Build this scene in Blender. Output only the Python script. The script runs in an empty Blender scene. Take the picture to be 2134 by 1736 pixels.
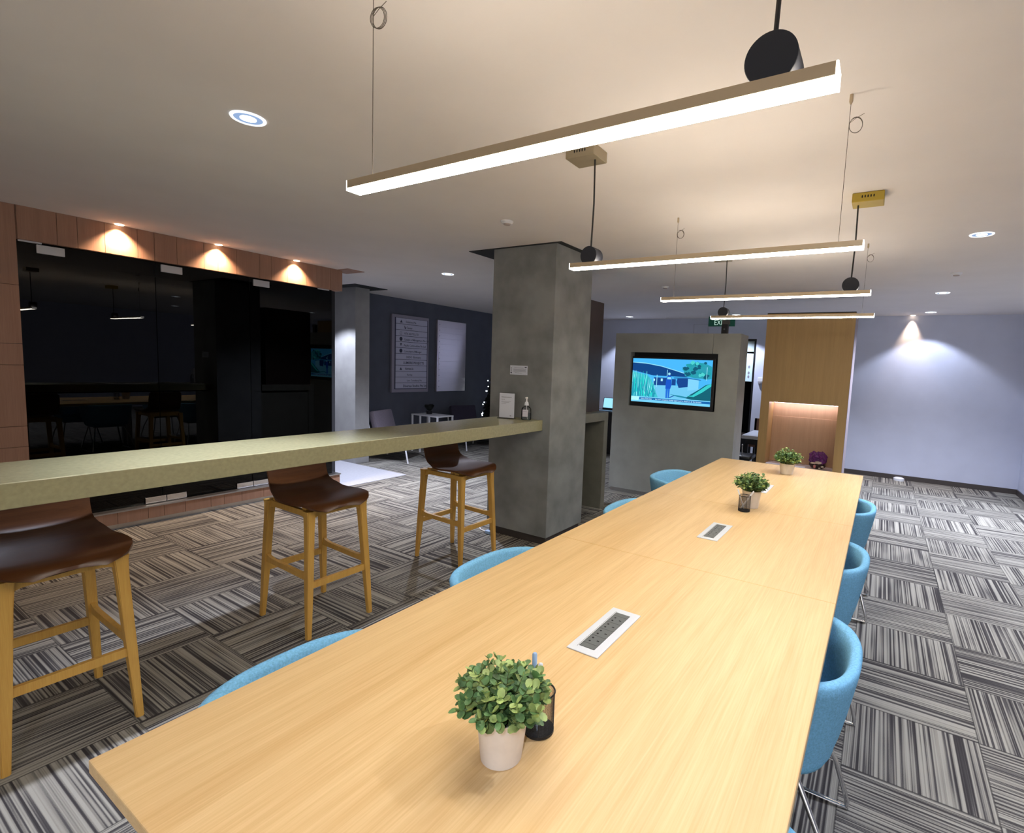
import bpy, bmesh, math, random
from mathutils import Vector, Matrix
PI = math.pi
R = math.radians
SC = bpy.context.scene
COL = SC.collection

# ------------------------------------------------------------------ camera
def make_camera():
    yaw, pit, rol = -.5502, -.0973, -.0428
    fw = Vector((math.sin(yaw) * math.cos(pit), math.cos(yaw) * math.cos(pit), math.sin(pit)))
    r = Vector((math.cos(yaw), -math.sin(yaw), 0))
    d = fw.cross(r)
    c, s = math.cos(rol), math.sin(rol)
    r2 = r * c + d * s
    d2 = d * c - r * s
    cd = bpy.data.cameras.new('camera')
    cd.sensor_fit = 'HORIZONTAL'
    cd.sensor_width = 36
    cd.lens = 1064.76 / 2134 * 36
    cd.shift_x = -114.96 / 2134
    cd.clip_start = .02
    co = bpy.data.objects.new('camera', cd)
    COL.objects.link(co)
    M = Matrix((( r2.x, -d2.x, -fw.x, 0), (r2.y, -d2.y, -fw.y, 0), (r2.z, -d2.z, -fw.z, 1.585), (0, 0, 0, 1)))
    co.matrix_world = M
    SC.camera = co
make_camera()

# ------------------------------------------------------------------ world, exposure
W = bpy.data.worlds.new('world')
SC.world = W
W.use_nodes = True
W.node_tree.nodes['Background'].inputs[0].default_value = (1.0, .95, .90, 1)
W.node_tree.nodes['Background'].inputs[1].default_value = 1.35
SC.view_settings.view_transform = 'Standard'
SC.view_settings.look = 'None'
SC.view_settings.gamma = 1
SC.view_settings.use_curve_mapping = False
SC.view_settings.exposure = 0.45
BAR_E = 41.0                      # linear lamps
SPOT_COOL = 470.0                 # ceiling downlights (W)
SPOT_WARM = 70.0                  # warm wall washers (W)
COOL = (.76, .82, 1.0)
WARM = (1.0, .70, .45)
H = 2.61                          # ceiling height

# ------------------------------------------------------------------ materials
def mat(name, color, rough=.5, metal=0., spec=.5, noise=0, nscale=20, nstretch=(1, 1, 1), bump=0, bscale=80, alpha=1):
    m = bpy.data.materials.new(name)
    m.use_nodes = True
    nt = m.node_tree
    b = nt.nodes['Principled BSDF']
    b.inputs['Base Color'].default_value = (*color, 1)
    b.inputs['Roughness'].default_value = rough
    b.inputs['Metallic'].default_value = metal
    b.inputs['Specular IOR Level'].default_value = spec
    if noise or bump:
        tc = nt.nodes.new('ShaderNodeTexCoord')
        mp = nt.nodes.new('ShaderNodeMapping')
        mp.inputs['Scale'].default_value = nstretch
        nt.links.new(tc.outputs['Object'], mp.inputs[0])
    if noise:
        n = nt.nodes.new('ShaderNodeTexNoise')
        n.inputs['Scale'].default_value = nscale
        n.inputs['Detail'].default_value = 5
        nt.links.new(mp.outputs[0], n.inputs['Vector'])
        cr = nt.nodes.new('ShaderNodeValToRGB')
        cr.color_ramp.elements[0].position = .3
        cr.color_ramp.elements[1].position = .7
        cr.color_ramp.elements[0].color = (*[c * (1 - noise) for c in color], 1)
        cr.color_ramp.elements[1].color = (*[min(1, c * (1 + noise)) for c in color], 1)
        nt.links.new(n.outputs['Fac'], cr.inputs[0])
        nt.links.new(cr.outputs[0], b.inputs['Base Color'])
    if bump:
        n2 = nt.nodes.new('ShaderNodeTexNoise')
        n2.inputs['Scale'].default_value = bscale
        n2.inputs['Detail'].default_value = 3
        nt.links.new(mp.outputs[0], n2.inputs['Vector'])
        bp = nt.nodes.new('ShaderNodeBump')
        bp.inputs['Strength'].default_value = bump
        bp.inputs['Distance'].default_value = .004
        nt.links.new(n2.outputs['Fac'], bp.inputs['Height'])
        nt.links.new(bp.outputs[0], b.inputs['Normal'])
    return m

def emit(name, color, strength):
    m = bpy.data.materials.new(name)
    m.use_nodes = True
    nt = m.node_tree
    nt.nodes.remove(nt.nodes['Principled BSDF'])
    e = nt.nodes.new('ShaderNodeEmission')
    e.inputs[0].default_value = (*color, 1)
    e.inputs[1].default_value = strength
    nt.links.new(e.outputs[0], nt.nodes['Material Output'].inputs[0])
    return m

def glass(name, tint, rough=0.0, ior=1.5):
    m = bpy.data.materials.new(name)
    m.use_nodes = True
    nt = m.node_tree
    nt.nodes.remove(nt.nodes['Principled BSDF'])
    t = nt.nodes.new('ShaderNodeBsdfTransparent')
    t.inputs[0].default_value = (*tint, 1)
    g = nt.nodes.new('ShaderNodeBsdfGlossy')
    g.inputs['Roughness'].default_value = rough
    f = nt.nodes.new('ShaderNodeFresnel')
    f.inputs[0].default_value = ior
    mx = nt.nodes.new('ShaderNodeMixShader')
    nt.links.new(f.outputs[0], mx.inputs[0])
    nt.links.new(t.outputs[0], mx.inputs[1])
    nt.links.new(g.outputs[0], mx.inputs[2])
    nt.links.new(mx.outputs[0], nt.nodes['Material Output'].inputs[0])
    return m

def wood(name, c1, c2, axis, rough=.4, scale=1.0, spec=.5, fine=1.0):
    """straight-grained wood, the grain runs along axis (0,1,2)"""
    m = bpy.data.materials.new(name)
    m.use_nodes = True
    nt = m.node_tree
    b = nt.nodes['Principled BSDF']
    b.inputs['Roughness'].default_value = rough
    b.inputs['Specular IOR Level'].default_value = spec
    tc = nt.nodes.new('ShaderNodeTexCoord')
    def layer(s_across, s_along, detail, dist):
        mp = nt.nodes.new('ShaderNodeMapping')
        sc = [s_across * scale] * 3
        sc[axis] = s_along * scale
        mp.inputs['Scale'].default_value = sc
        nt.links.new(tc.outputs['Object'], mp.inputs[0])
        n = nt.nodes.new('ShaderNodeTexNoise')
        n.inputs['Scale'].default_value = 1
        n.inputs['Detail'].default_value = detail
        n.inputs['Distortion'].default_value = dist
        nt.links.new(mp.outputs[0], n.inputs['Vector'])
        return n
    a = layer(26, .9, 4, .6)
    f = layer(230 * fine, 5, 3, .2)
    l = layer(3.2, .35, 2, .3)
    mx = nt.nodes.new('ShaderNodeMix')
    mx.inputs[0].default_value = .5
    nt.links.new(a.outputs['Fac'], mx.inputs[2])
    nt.links.new(f.outputs['Fac'], mx.inputs[3])
    mx2 = nt.nodes.new('ShaderNodeMix')
    mx2.inputs[0].default_value = .25
    nt.links.new(mx.outputs[0], mx2.inputs[2])
    nt.links.new(l.outputs['Fac'], mx2.inputs[3])
    cr = nt.nodes.new('ShaderNodeValToRGB')
    cr.color_ramp.elements[0].position = .36
    cr.color_ramp.elements[1].position = .62
    cr.color_ramp.elements[0].color = (*c2, 1)
    cr.color_ramp.elements[1].color = (*c1, 1)
    nt.links.new(mx2.outputs[0], cr.inputs[0])
    nt.links.new(cr.outputs[0], b.inputs['Base Color'])
    bp = nt.nodes.new('ShaderNodeBump')
    bp.inputs['Strength'].default_value = .08
    bp.inputs['Distance'].default_value = .002
    nt.links.new(f.outputs['Fac'], bp.inputs['Height'])
    nt.links.new(bp.outputs[0], b.inputs['Normal'])
    return m

def carpet():
    m = bpy.data.materials.new('striped_carpet_tile')
    m.use_nodes = True
    nt = m.node_tree
    N, L = nt.nodes.new, nt.links.new
    b = nt.nodes['Principled BSDF']
    b.inputs['Roughness'].default_value = .95
    b.inputs['Specular IOR Level'].default_value = .1
    tc = N('ShaderNodeTexCoord')
    sp = N('ShaderNodeSeparateXYZ')
    L(tc.outputs['Object'], sp.inputs[0])
    def math_(op, a, bb=None):
        n = N('ShaderNodeMath')
        n.operation = op
        for i, v in enumerate((a, bb)):
            if v is None: continue
            if isinstance(v, (int, float)): n.inputs[i].default_value = v
            else: L(v, n.inputs[i])
        return n.outputs[0]
    u = math_('DIVIDE', math_('ADD', sp.outputs[0], .012), .511)
    v = math_('DIVIDE', math_('ADD', sp.outputs[1], -.312), .497)
    iu, iv = math_('FLOOR', u), math_('FLOOR', v)
    fu, fv = math_('SUBTRACT', u, iu), math_('SUBTRACT', v, iv)
    par = math_('FLOORED_MODULO', math_('ADD', iu, iv), 2)
    ipar = math_('SUBTRACT', 1, par)
    across = math_('ADD', math_('MULTIPLY', fu, ipar), math_('MULTIPLY', fv, par))
    along = math_('ADD', math_('MULTIPLY', fv, ipar), math_('MULTIPLY', fu, par))
    seed = math_('ADD', math_('MULTIPLY', iu, 7.31), math_('MULTIPLY', iv, 13.7))
    # coarse stripes: noise across the tile, nearly constant along it
    def stripes(freq, alf, off, detail=0):
        cx = N('ShaderNodeCombineXYZ')
        L(math_('ADD', math_('MULTIPLY', across, freq), math_('MULTIPLY', seed, off)), cx.inputs[0])
        L(math_('MULTIPLY', along, alf), cx.inputs[1])
        L(seed, cx.inputs[2])
        n = N('ShaderNodeTexNoise')
        n.inputs['Scale'].default_value = 1
        n.inputs['Detail'].default_value = detail
        L(cx.outputs[0], n.inputs['Vector'])
        return n.outputs['Fac']
    s1 = stripes(44, .10, 1.7)
    s2 = stripes(96, .30, 2.9)
    s3 = stripes(9, 1.6, .7)
    su = math_('ADD', math_('ADD', math_('MULTIPLY', s1, .62), math_('MULTIPLY', s2, .38)), math_('MULTIPLY', math_('SUBTRACT', s3, .5), .16))
    # fine pile noise
    pn = N('ShaderNodeTexNoise')
    pn.inputs['Scale'].default_value = 420
    pn.inputs['Detail'].default_value = 2
    L(tc.outputs['Object'], pn.inputs['Vector'])
    su = math_('ADD', su, math_('MULTIPLY', math_('SUBTRACT', pn.outputs['Fac'], .5), .10))
    cr = N('ShaderNodeValToRGB')
    e = cr.color_ramp.elements
    e[0].position, e[0].color = .36, (.042, .038, .038, 1)
    e[1].position, e[1].color = .62, (.325, .308, .264, 1)
    x = e.new(.45); x.color = (.082, .076, .074, 1)
    x = e.new(.50); x.color = (.205, .193, .168, 1)
    L(su, cr.inputs[0])
    # seams between the tiles
    ed = math_('MINIMUM', math_('MINIMUM', fu, math_('SUBTRACT', 1, fu)), math_('MINIMUM', fv, math_('SUBTRACT', 1, fv)))
    seam = math_('LESS_THAN', ed, .006)
    mx = N('ShaderNodeMix'); mx.data_type = 'RGBA'
    L(math_('MULTIPLY', seam, .6), mx.inputs[0])
    L(cr.outputs[0], mx.inputs[6])
    mx.inputs[7].default_value = (.03, .028, .028, 1)
    L(mx.outputs[2], b.inputs['Base Color'])
    bp = N('ShaderNodeBump')
    bp.inputs['Strength'].default_value = .35
    bp.inputs['Distance'].default_value = .004
    L(pn.outputs['Fac'], bp.inputs['Height'])
    L(bp.outputs[0], b.inputs['Normal'])
    return m

M = {}
M['carpet'] = carpet()
M['ceiling'] = mat('painted_ceiling', (.80, .76, .74), .9, noise=.02, nscale=3)
M['lavender'] = mat('lavender_wall_paint', (.58, .615, .75), .85, noise=.03, nscale=4)
M['slate'] = mat('slate_wall_paint', (.085, .095, .125), .7, noise=.08, nscale=5)
M['darkroom'] = mat('unlit_room_paint', (.03, .03, .035), .9)  # near-black walls carry the room's darkness in their colour
M['concrete'] = mat('concrete_render', (.225, .235, .235), .75, noise=.22, nscale=4.5, bump=.15, bscale=60)
M['concrete_light'] = mat('pale_concrete_render', (.33, .325, .32), .75, noise=.12, nscale=4, bump=.1)
M['concrete_tv'] = mat('media_wall_render', (.265, .272, .255), .7, noise=.12, nscale=4)
M['counter'] = mat('olive_stone_counter', (.33, .31, .175), .24, noise=.09, nscale=60, spec=.6)
M['counter_grey'] = mat('grey_stone_counter', (.185, .18, .15), .4, noise=.1, nscale=8)
M['panel_wood'] = wood('reddish_panel_wood', (.40, .225, .150), (.31, .165, .108), 2, .55)
M['booth_wood'] = wood('booth_veneer', (.47, .30, .115), (.39, .24, .088), 2, .55)
M['booth_back'] = wood('booth_back_veneer', (.47, .295, .17), (.39, .235, .13), 2, .55)
M['table_wood'] = wood('oak_tabletop', (.74, .515, .255), (.60, .378, .158), 1, .40)
M['oak'] = wood('oak_leg', (.62, .37, .085), (.52, .28, .055), 2, .45, scale=1.5)
M['walnut'] = wood('walnut_plywood', (.100, .037, .012), (.060, .021, .007), 1, .30, scale=1.2)
M['brown_panel'] = mat('dark_brown_laminate', (.060, .038, .030), .5, noise=.15, nscale=6)
M['fabric'] = mat('blue_felt', (.185, .44, .66), .9, noise=.16, nscale=160, spec=.15, bump=.25, bscale=260)
M['fabric_seat'] = mat('blue_felt_seat', (.16, .40, .60), .9, noise=.16, nscale=160, spec=.15)
M['chrome'] = mat('chrome', (.75, .75, .77), .12, 1)
M['black_metal'] = mat('black_metal', (.012, .013, .016), .45)
M['steel'] = mat('brushed_steel', (.55, .55, .56), .32, 1, noise=.08, nscale=40, nstretch=(1, 1, 12))
M['board_steel'] = mat('brushed_steel_board', (.72, .66, .70), .36, .95)
M['alu'] = mat('silver_aluminium', (.62, .63, .65), .4, .3)
M['bronze'] = mat('bronze_aluminium', (.50, .40, .27), .45, .5)
M['gold'] = mat('gold_metal', (.42, .30, .035), .45, .3)
M['tan_metal'] = mat('tan_metal', (.36, .30, .20), .4, .4)
M['black_drum'] = mat('matt_black_drum', (.010, .012, .020), .65)
M['wire'] = mat('steel_wire', (.14, .12, .10), .4, .6)
M['cable'] = mat('black_cable', (.008, .008, .008), .5)
M['white_plastic'] = mat('white_plastic', (.75, .76, .80), .4)
M['white_metal'] = mat('white_metal', (.78, .78, .82), .4)
M['frame_grey'] = mat('pale_grey_frame', (.62, .645, .68), .35)
M['socket_grey'] = mat('grey_socket', (.105, .112, .108), .45)
M['socket_line'] = mat('dark_grey_socket_edge', (.055, .058, .056), .5)
M['hole'] = mat('socket_hole', (.004, .004, .004), .8)
M['pot'] = mat('off_white_pot', (.68, .62, .55), .45, noise=.10, nscale=14)
M['soil'] = mat('dark_soil', (.02, .025, .012), .9)
M['leaf'] = mat('eucalyptus_leaf', (.105, .205, .068), .5, noise=.6, nscale=34)
M['leaf_pale'] = mat('pale_eucalyptus_leaf', (.31, .40, .125), .5, noise=.4, nscale=28)
M['stem'] = mat('plant_stem', (.12, .13, .04), .6)
M['mesh'] = mat('black_wire_mesh', (.012, .012, .014), .45, .3)
M['blue_pen'] = mat('pale_blue_pen', (.35, .50, .72), .3)
M['black'] = mat('black_plastic', (.010, .010, .012), .35)
M['paper'] = mat('white_paper', (.66, .69, .78), .7)
M['ink'] = mat('dark_ink', (.05, .055, .09), .7)
M['pale_ink'] = mat('grey_ink', (.24, .25, .32), .7)
M['clear'] = glass('clear_acrylic', (.93, .94, .96), 0, 1.45)
M['unlit_tint_glass'] = glass('unlit_tint_glass', (.07, .073, .078), 0, 1.40)  # tint darkens the panes to paint the unlit room behind
M['pale_floor'] = mat('pale_floor_tile', (.42, .42, .46), .5, noise=.06, nscale=30)
M['seat_fabric'] = mat('grey_mauve_fabric', (.19, .165, .20), .9, noise=.1, nscale=90)
M['plum_fabric'] = mat('dark_plum_fabric', (.040, .034, .060), .9, noise=.1, nscale=90)
M['dark_leaf'] = mat('dark_leaf', (.006, .010, .008), .6)
M['tree'] = mat('black_green_needles', (.003, .006, .005), .8)
M['purple'] = mat('purple_tissue', (.11, .014, .12), .5, noise=.5, nscale=40)
M['beige'] = mat('beige_trinket', (.55, .42, .32), .6)
M['dark_wrap'] = mat('dark_brown_wrap', (.035, .014, .012), .5)
M['pink'] = mat('pink_trinket', (.62, .22, .20), .5)
M['pale_seat'] = mat('pale_seat_pad', (.44, .38, .36), .8)
M['green'] = mat('exit_green', (.010, .16, .09), .5)
M['shadow_gap'] = mat('recess_shade', (.022, .025, .026), .9)  # flat dark colour standing in for recess shade
M['skirting'] = mat('dark_skirting', (.055, .045, .042), .5)

E_bar = emit('lamp_diffuser', (1, .93, .80), BAR_E)
E_up = emit('lamp_added_uplight', (1, .88, .72), 15)  # added upward glow that brightens the ceiling
E_cap = emit('lamp_end_cap', (1, .95, .9), 2.2)
E_down = emit('downlight_glow', (.80, .90, 1), 5)
E_ring = emit('downlight_ring_glow', (.92, .96, 1), 1.0)  # paints the trim ring as lit, though it is no lamp
E_refl = emit('reflector_glow', (.42, .60, .95), .55)  # painted glow for light caught in the reflector
E_warm = emit('warm_spot_glow', (1, .75, .5), 6)

# ------------------------------------------------------------------ mesh helpers
def BM(): return bmesh.new()

def box(bm, x0, x1, y0, y1, z0, z1, bev=0, rot=None):
    vs = [bm.verts.new((x, y, z)) for x in (x0, x1) for y in (y0, y1) for z in (z0, z1)]
    f = [(0, 1, 3, 2), (4, 6, 7, 5), (0, 4, 5, 1), (2, 3, 7, 6), (0, 2, 6, 4), (1, 5, 7, 3)]
    fs = [bm.faces.new([vs[i] for i in q]) for q in f]
    if rot is not None:
        for v in vs: v.co = rot @ v.co
    if bev:
        es = list({e for q in fs for e in q.edges})
        bmesh.ops.bevel(bm, geom=es, offset=bev, segments=2, affect='EDGES', profile=.5)
    return vs

def ring_pts(c, n_dir, r, n, ph=0, up=None):
    d = Vector(n_dir).normalized()
    a = d.cross(Vector(up) if up else (Vector((0, 0, 1)) if abs(d.z) < .9 else Vector((1, 0, 0)))).normalized()
    b = d.cross(a)
    return [Vector(c) + a * (r * math.cos(2 * PI * k / n + ph)) + b * (r * math.sin(2 * PI * k / n + ph)) for k in range(n)]

def loft(bm, rings, cap=True, closed=True):
    R_ = [[bm.verts.new(p) for p in r] for r in rings]
    n = len(R_[0])
    for i in range(len(R_) - 1):
        for k in range(n if closed else n - 1):
            a, b = R_[i], R_[i + 1]
            bm.faces.new((a[k], a[(k + 1) % n], b[(k + 1) % n], b[k]))
    if cap:
        bm.faces.new(list(reversed(R_[0])))
        bm.faces.new(R_[-1])
    return R_

def cyl(bm, p0, p1, r0, r1=None, n=16):
    r1 = r0 if r1 is None else r1
    d = Vector(p1) - Vector(p0)
    loft(bm, [ring_pts(p0, d, r0, n), ring_pts(p1, d, r1, n)])

def tube(bm, pts, r, n=8, closed=False):
    pts = [Vector(p) for p in pts]
    rings = []
    m = len(pts)
    prev = None
    for i, p in enumerate(pts):
        if closed: d = pts[(i + 1) % m] - pts[(i - 1) % m]
        else: d = pts[min(i + 1, m - 1)] - pts[max(i - 1, 0)]
        d.normalize()
        if prev is None:
            a = d.cross(Vector((0, 0, 1)) if abs(d.z) < .9 else Vector((1, 0, 0))).normalized()
        else:
            a = (prev - d * prev.dot(d)).normalized()
        prev = a
        b = d.cross(a)
        rr = r[i] if isinstance(r, (list, tuple)) else r
        rings.append([p + a * (rr * math.cos(2 * PI * k / n)) + b * (rr * math.sin(2 * PI * k / n)) for k in range(n)])
    if closed:
        rings.append(rings[0])
        loft(bm, rings, cap=False)
        bmesh.ops.remove_doubles(bm, verts=bm.verts, dist=1e-6)
    else: loft(bm, rings)

def lathe(bm, prof, c=(0, 0, 0), n=32, cap=True):
    loft(bm, [[Vector((c[0] + r * math.cos(2 * PI * k / n), c[1] + r * math.sin(2 * PI * k / n), c[2] + z)) for k in range(n)] for r, z in prof], cap=cap)

def arc(c, r, a0, a1, n, ax=(1, 0, 0), ay=(0, 0, 1)):
    ax, ay, c = Vector(ax), Vector(ay), Vector(c)
    return [c + ax * (r * math.cos(a0 + (a1 - a0) * k / n)) + ay * (r * math.sin(a0 + (a1 - a0) * k / n)) for k in range(n + 1)]

def poly(bm, pts, thick=None):
    vs = [bm.verts.new(p) for p in pts]
    f = bm.faces.new(vs)
    if thick:
        r = bmesh.ops.extrude_face_region(bm, geom=[f])
        for v in r['geom']:
            if isinstance(v, bmesh.types.BMVert): v.co += Vector(thick)
    return f

_fc = {}
def text(bm, s, size, org, ax, ay, align='LEFT', bold=0):
    """lettering laid flat: org = baseline start, ax / ay = directions of writing and of up"""
    cu = bpy.data.curves.new('t', 'FONT')
    cu.body = s
    cu.size = size
    cu.align_x = align
    cu.resolution_u = 2
    cu.offset = bold
    ob = bpy.data.objects.new('t', cu)
    me = bpy.data.meshes.new_from_object(ob)
    ax, ay, org = Vector(ax), Vector(ay), Vector(org)
    vs = [bm.verts.new(org + ax * v.co.x + ay * v.co.y) for v in me.vertices]
    for p in me.polygons:
        try: bm.faces.new([vs[i] for i in p.vertices])
        except ValueError: pass
    bpy.data.objects.remove(ob)
    bpy.data.curves.remove(cu)
    bpy.data.meshes.remove(me)

def part(name, bm, m, parent=None, smooth=False, label=None, angle=40, fix=True):
    if fix: bmesh.ops.recalc_face_normals(bm, faces=bm.faces)
    me = bpy.data.meshes.new(name)
    bm.to_mesh(me)
    bm.free()
    for mm in (m if isinstance(m, (list, tuple)) else [m]): me.materials.append(mm)
    if smooth:
        for p in me.polygons: p.use_smooth = True
        me.set_sharp_from_angle(angle=R(angle))
    o = bpy.data.objects.new(name, me)
    COL.objects.link(o)
    if parent: o.parent = parent
    if label: o['label'] = label
    return o

def tag(o, label, cat, group=None, kind=None):
    o['label'] = label
    o['category'] = cat
    if group: o['group'] = group
    if kind: o['kind'] = kind
    return o

def thing(name, label, cat, loc=(0, 0, 0), rotz=0, group=None):
    o = bpy.data.objects.new(name, None)
    o.empty_display_size = .1
    COL.objects.link(o)
    o.location = loc
    o.rotation_euler = (0, 0, rotz)
    return tag(o, label, cat, group)

def struct(name, bm, m, parent=None, label=None):
    o = part(name, bm, m, parent)
    if not parent: o['kind'] = 'structure'
    if label:
        o['label'] = label
    return o

def dup(root, loc, rotz=None, label=None):
    r = root.copy()
    COL.objects.link(r)
    r.location = loc
    if rotz is not None: r.rotation_euler = (0, 0, rotz)
    if label: r['label'] = label
    for ch in list(root.children):
        c = ch.copy()
        COL.objects.link(c)
        c.parent = r
        for g in list(ch.children):
            d = g.copy()
            COL.objects.link(d)
            d.parent = c
    return r

# ================================================================== SETTING
b = BM(); poly(b, [(-11, -4.5, 0), (6.5, -4.5, 0), (6.5, 10.5, 0), (-11, 10.5, 0)], (0, 0, -.1)); struct('floor', b, M['carpet'])
b = BM(); poly(b, [(-11, -4.5, H), (6.5, -4.5, H), (6.5, 10.5, H), (-11, 10.5, H)], (0, 0, .1)); struct('ceiling', b, M['ceiling'])

# back wall with the doorway
b = BM()
box(b, -7.05, -2.80, 9.75, 9.95, 0, H); box(b, -2.02, 3.0, 9.75, 9.95, 0, H); box(b, -2.80, -2.02, 9.75, 9.95, 2.23, H)
struct('wall_back', b, M['lavender'])
b = BM(); box(b, -.9, 1.80, 9.735, 9.75, .0, .075); struct('baseboard_back', b, M['skirting'])
# glazed door in the back wall
dr = bpy.data.objects.new('door_1', None); COL.objects.link(dr); dr.location = (-2.41, 9.80, 0); dr['kind'] = 'structure'; dr['label'] = 'dark glazed door in the lavender back wall'
b = BM()
box(b, -.39, -.35, -.03, .03, 0, 2.23); box(b, .35, .39, -.03, .03, 0, 2.23); box(b, -.35, .35, -.03, .03, 2.19, 2.23)
part('door_frame', b, M['black'], dr)
b = BM(); box(b, -.35, .35, -.012, .012, .50, 2.0); part('door_leaf', b, M['unlit_tint_glass'], dr)
b = BM(); box(b, -.35, .35, -.015, .015, .42, .50); box(b, -.35, .35, -.015, .015, 0, .10); part('kick_rail', b, M['skirting'], dr)
b = BM(); box(b, -.35, .35, -.010, .010, 2.0, 2.19); part('transom', b, mat('pale_transom', (.42, .50, .52), .3), dr)  # plain pale grey-cyan transom
b = BM(); box(b, -.36, .36, .3, .32, 0, 2.23); part('unlit_room_panel', b, mat('unlit_room_black', (.004, .006, .010), .6), dr)  # near-black panel painting the unlit space beyond the door
t = thing('door_notice', 'tall pale notice with three round symbols stuck on the dark glass door', 'notice', (-2.126, 9.78, 1.71))
b = BM(); box(b, -.066, .066, 0, .004, -.255, .255); part('sheet', b, mat('pale_cyan_paper', (.62, .80, .84), .6), t)
for z in (.01, -.10, -.17):
    b = BM(); poly(b, [Vector((.018 * math.cos(k * PI / 8), -.0008, z + .028 * math.sin(k * PI / 8))) for k in range(16)])
    part('symbol', b, M['pale_ink'], t)
t.location = (-2.126, 9.783, 1.71)

# right pillar
b = BM(); box(b, 1.80, 2.4, 8.55, 9.75, 0, H); struct('wall_right_pillar', b, M['lavender'])
b = BM(); box(b, 1.785, 1.80, 8.535, 9.735, 0, .075); box(b, 1.785, 2.4, 8.535, 8.55, 0, .075); struct('baseboard_right', b, M['skirting'])
b = BM(); box(b, 6.0, 6.2, -4.2, 9.95, 0, H); struct('wall_right', b, M['lavender'])
b = BM(); box(b, -5.6, -1.6, -4.2, -4.0, 0, H); struct('wall_front_light_block', b, M['lavender'])  # unseen partial wall added to block fill light on the left
b = BM(); box(b, 3.0, 6.0, 9.75, 9.95, 0, H); struct('wall_back_right', b, M['lavender'])

# left wall: timber frontage with a big glass screen tinted for the dark behind
def planks(bm, x, y0, y1, z0, z1, th, cuts):
    """vertical boards with fine joints"""
    ys = [y0] + [c for c in sorted(cuts) if y0 < c < y1] + [y1]
    for a, c in zip(ys[:-1], ys[1:]):
        box(bm, x - th, x, a + .0015, c - .0015, z0, z1)
cuts = [1.16 + .17 * k + (.05 if k % 3 == 1 else 0) for k in range(17)]
b = BM(); planks(b, -5.60, 1.155, 3.865, 2.365, H, .12, cuts); struct('wall_left_fascia', b, M['panel_wood'])
b = BM()
for k in range(7):
    box(b, -5.72, -5.60, -4.0, 1.153, [0, .36, .79, .95, 1.42, 1.58, 2.02][k] + .0015, [.36, .79, .95, 1.42, 1.58, 2.02, H][k] - .0015)
struct('wall_left', b, M['panel_wood'])
b = BM(); planks(b, -5.585, 1.16, 3.82, .045, .150, .22, cuts); struct('trim_1', b, M['panel_wood'], label='timber plinth under the glass')
b = BM(); box(b, -5.80, -5.57, 1.16, 3.825, .150, .163); struct('trim_2', b, M['steel'], label='steel strip on the plinth')
b = BM(); box(b, -5.79, -5.60, 1.16, 3.81, 0, .045); struct('trim_3', b, M['steel'], label='steel kick strip')
g = bpy.data.objects.new('window_1', None); COL.objects.link(g); g.location = (-5.66, 2.46, .163); g['kind'] = 'structure'; g['label'] = 'large glass screen in the timber wall, tinted for the unlit room behind'
for y0, y1 in ((-1.30, -.435), (-.430, .37), (.375, 1.30)):
    b = BM(); box(b, -.006, .006, y0, y1, 0, 2.21); part('pane', b, M['unlit_tint_glass'], g)
for y0, y1, z0, z1 in ((-1.19, -1.03, 2.12, 2.185), (-.39, -.225, 2.12, 2.185), (.41, .57, 2.12, 2.185), (-1.29, -1.16, 2.19, 2.225), (1.12, 1.26, 2.19, 2.225)):
    b = BM(); box(b, -.02, .022, y0, y1, z0, z1, .003); part('patch_fitting', b, M['alu'], g)
for y0, y1 in ((-.57, -.41), (-.405, -.245), (.21, .37), (.375, .53)):
    b = BM(); box(b, -.02, .022, y0, y1, .006, .062, .003); part('floor_patch_fitting', b, M['chrome'], g)
# the meeting room behind the glass, its darkness put into the wall colour
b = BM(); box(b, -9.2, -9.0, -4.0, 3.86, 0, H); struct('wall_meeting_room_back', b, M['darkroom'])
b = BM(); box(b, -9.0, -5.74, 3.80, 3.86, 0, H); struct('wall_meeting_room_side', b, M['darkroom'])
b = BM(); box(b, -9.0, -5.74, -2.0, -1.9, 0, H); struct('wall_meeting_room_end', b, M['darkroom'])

# passage beyond: pale concrete pier, slate wall
b = BM(); box(b, -10.5, -6.62, 4.78, 5.02, 0, H); struct('wall_passage_pier', b, M['concrete_light'])
b = BM(); box(b, -7.25, -7.05, 5.02, 9.95, 0, H); struct('wall_far_left', b, M['slate'])
b = BM(); box(b, -7.05, -7.035, 5.02, 9.75, 0, .08); struct('baseboard_far_left', b, M['black'])
b = BM(); box(b, -10.6, -10.5, 3.8, 5.0, 0, H); struct('wall_passage_end', b, M['concrete_light'])
b = BM(); box(b, -10.5, -5.50, 3.88, 4.78, .0, .004); struct('floor_passage', b, M['pale_floor'])

# main concrete column with its recessed plinth and thin ceiling plates standing in for shaded recesses
b = BM(); box(b, -3.085, -2.408, 3.65, 4.27, .07, H, .004); struct('wall_column', b, M['concrete'], label='square concrete column at the end of the counter')
b = BM(); box(b, -3.065, -2.428, 3.67, 4.25, 0, .07); struct('baseboard_column', b, M['skirting'])
b = BM(); box(b, -3.37, -2.355, 3.63, 4.30, H - .006, H); struct('trim_4', b, M['shadow_gap'], label='dark plate painting the shade of the ceiling recess around the column')
b = BM(); box(b, -5.74, -5.40, 3.80, 4.02, H - .006, H); struct('trim_5', b, M['panel_wood'], label='timber plate standing in for the shaded ceiling recess at the end of the timber wall')
b = BM(); box(b, -7.7, -6.38, 4.60, 5.15, H - .006, H); struct('trim_6', b, M['shadow_gap'], label='dark plate painting the shade of the ceiling recess over the grey pier')

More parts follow.
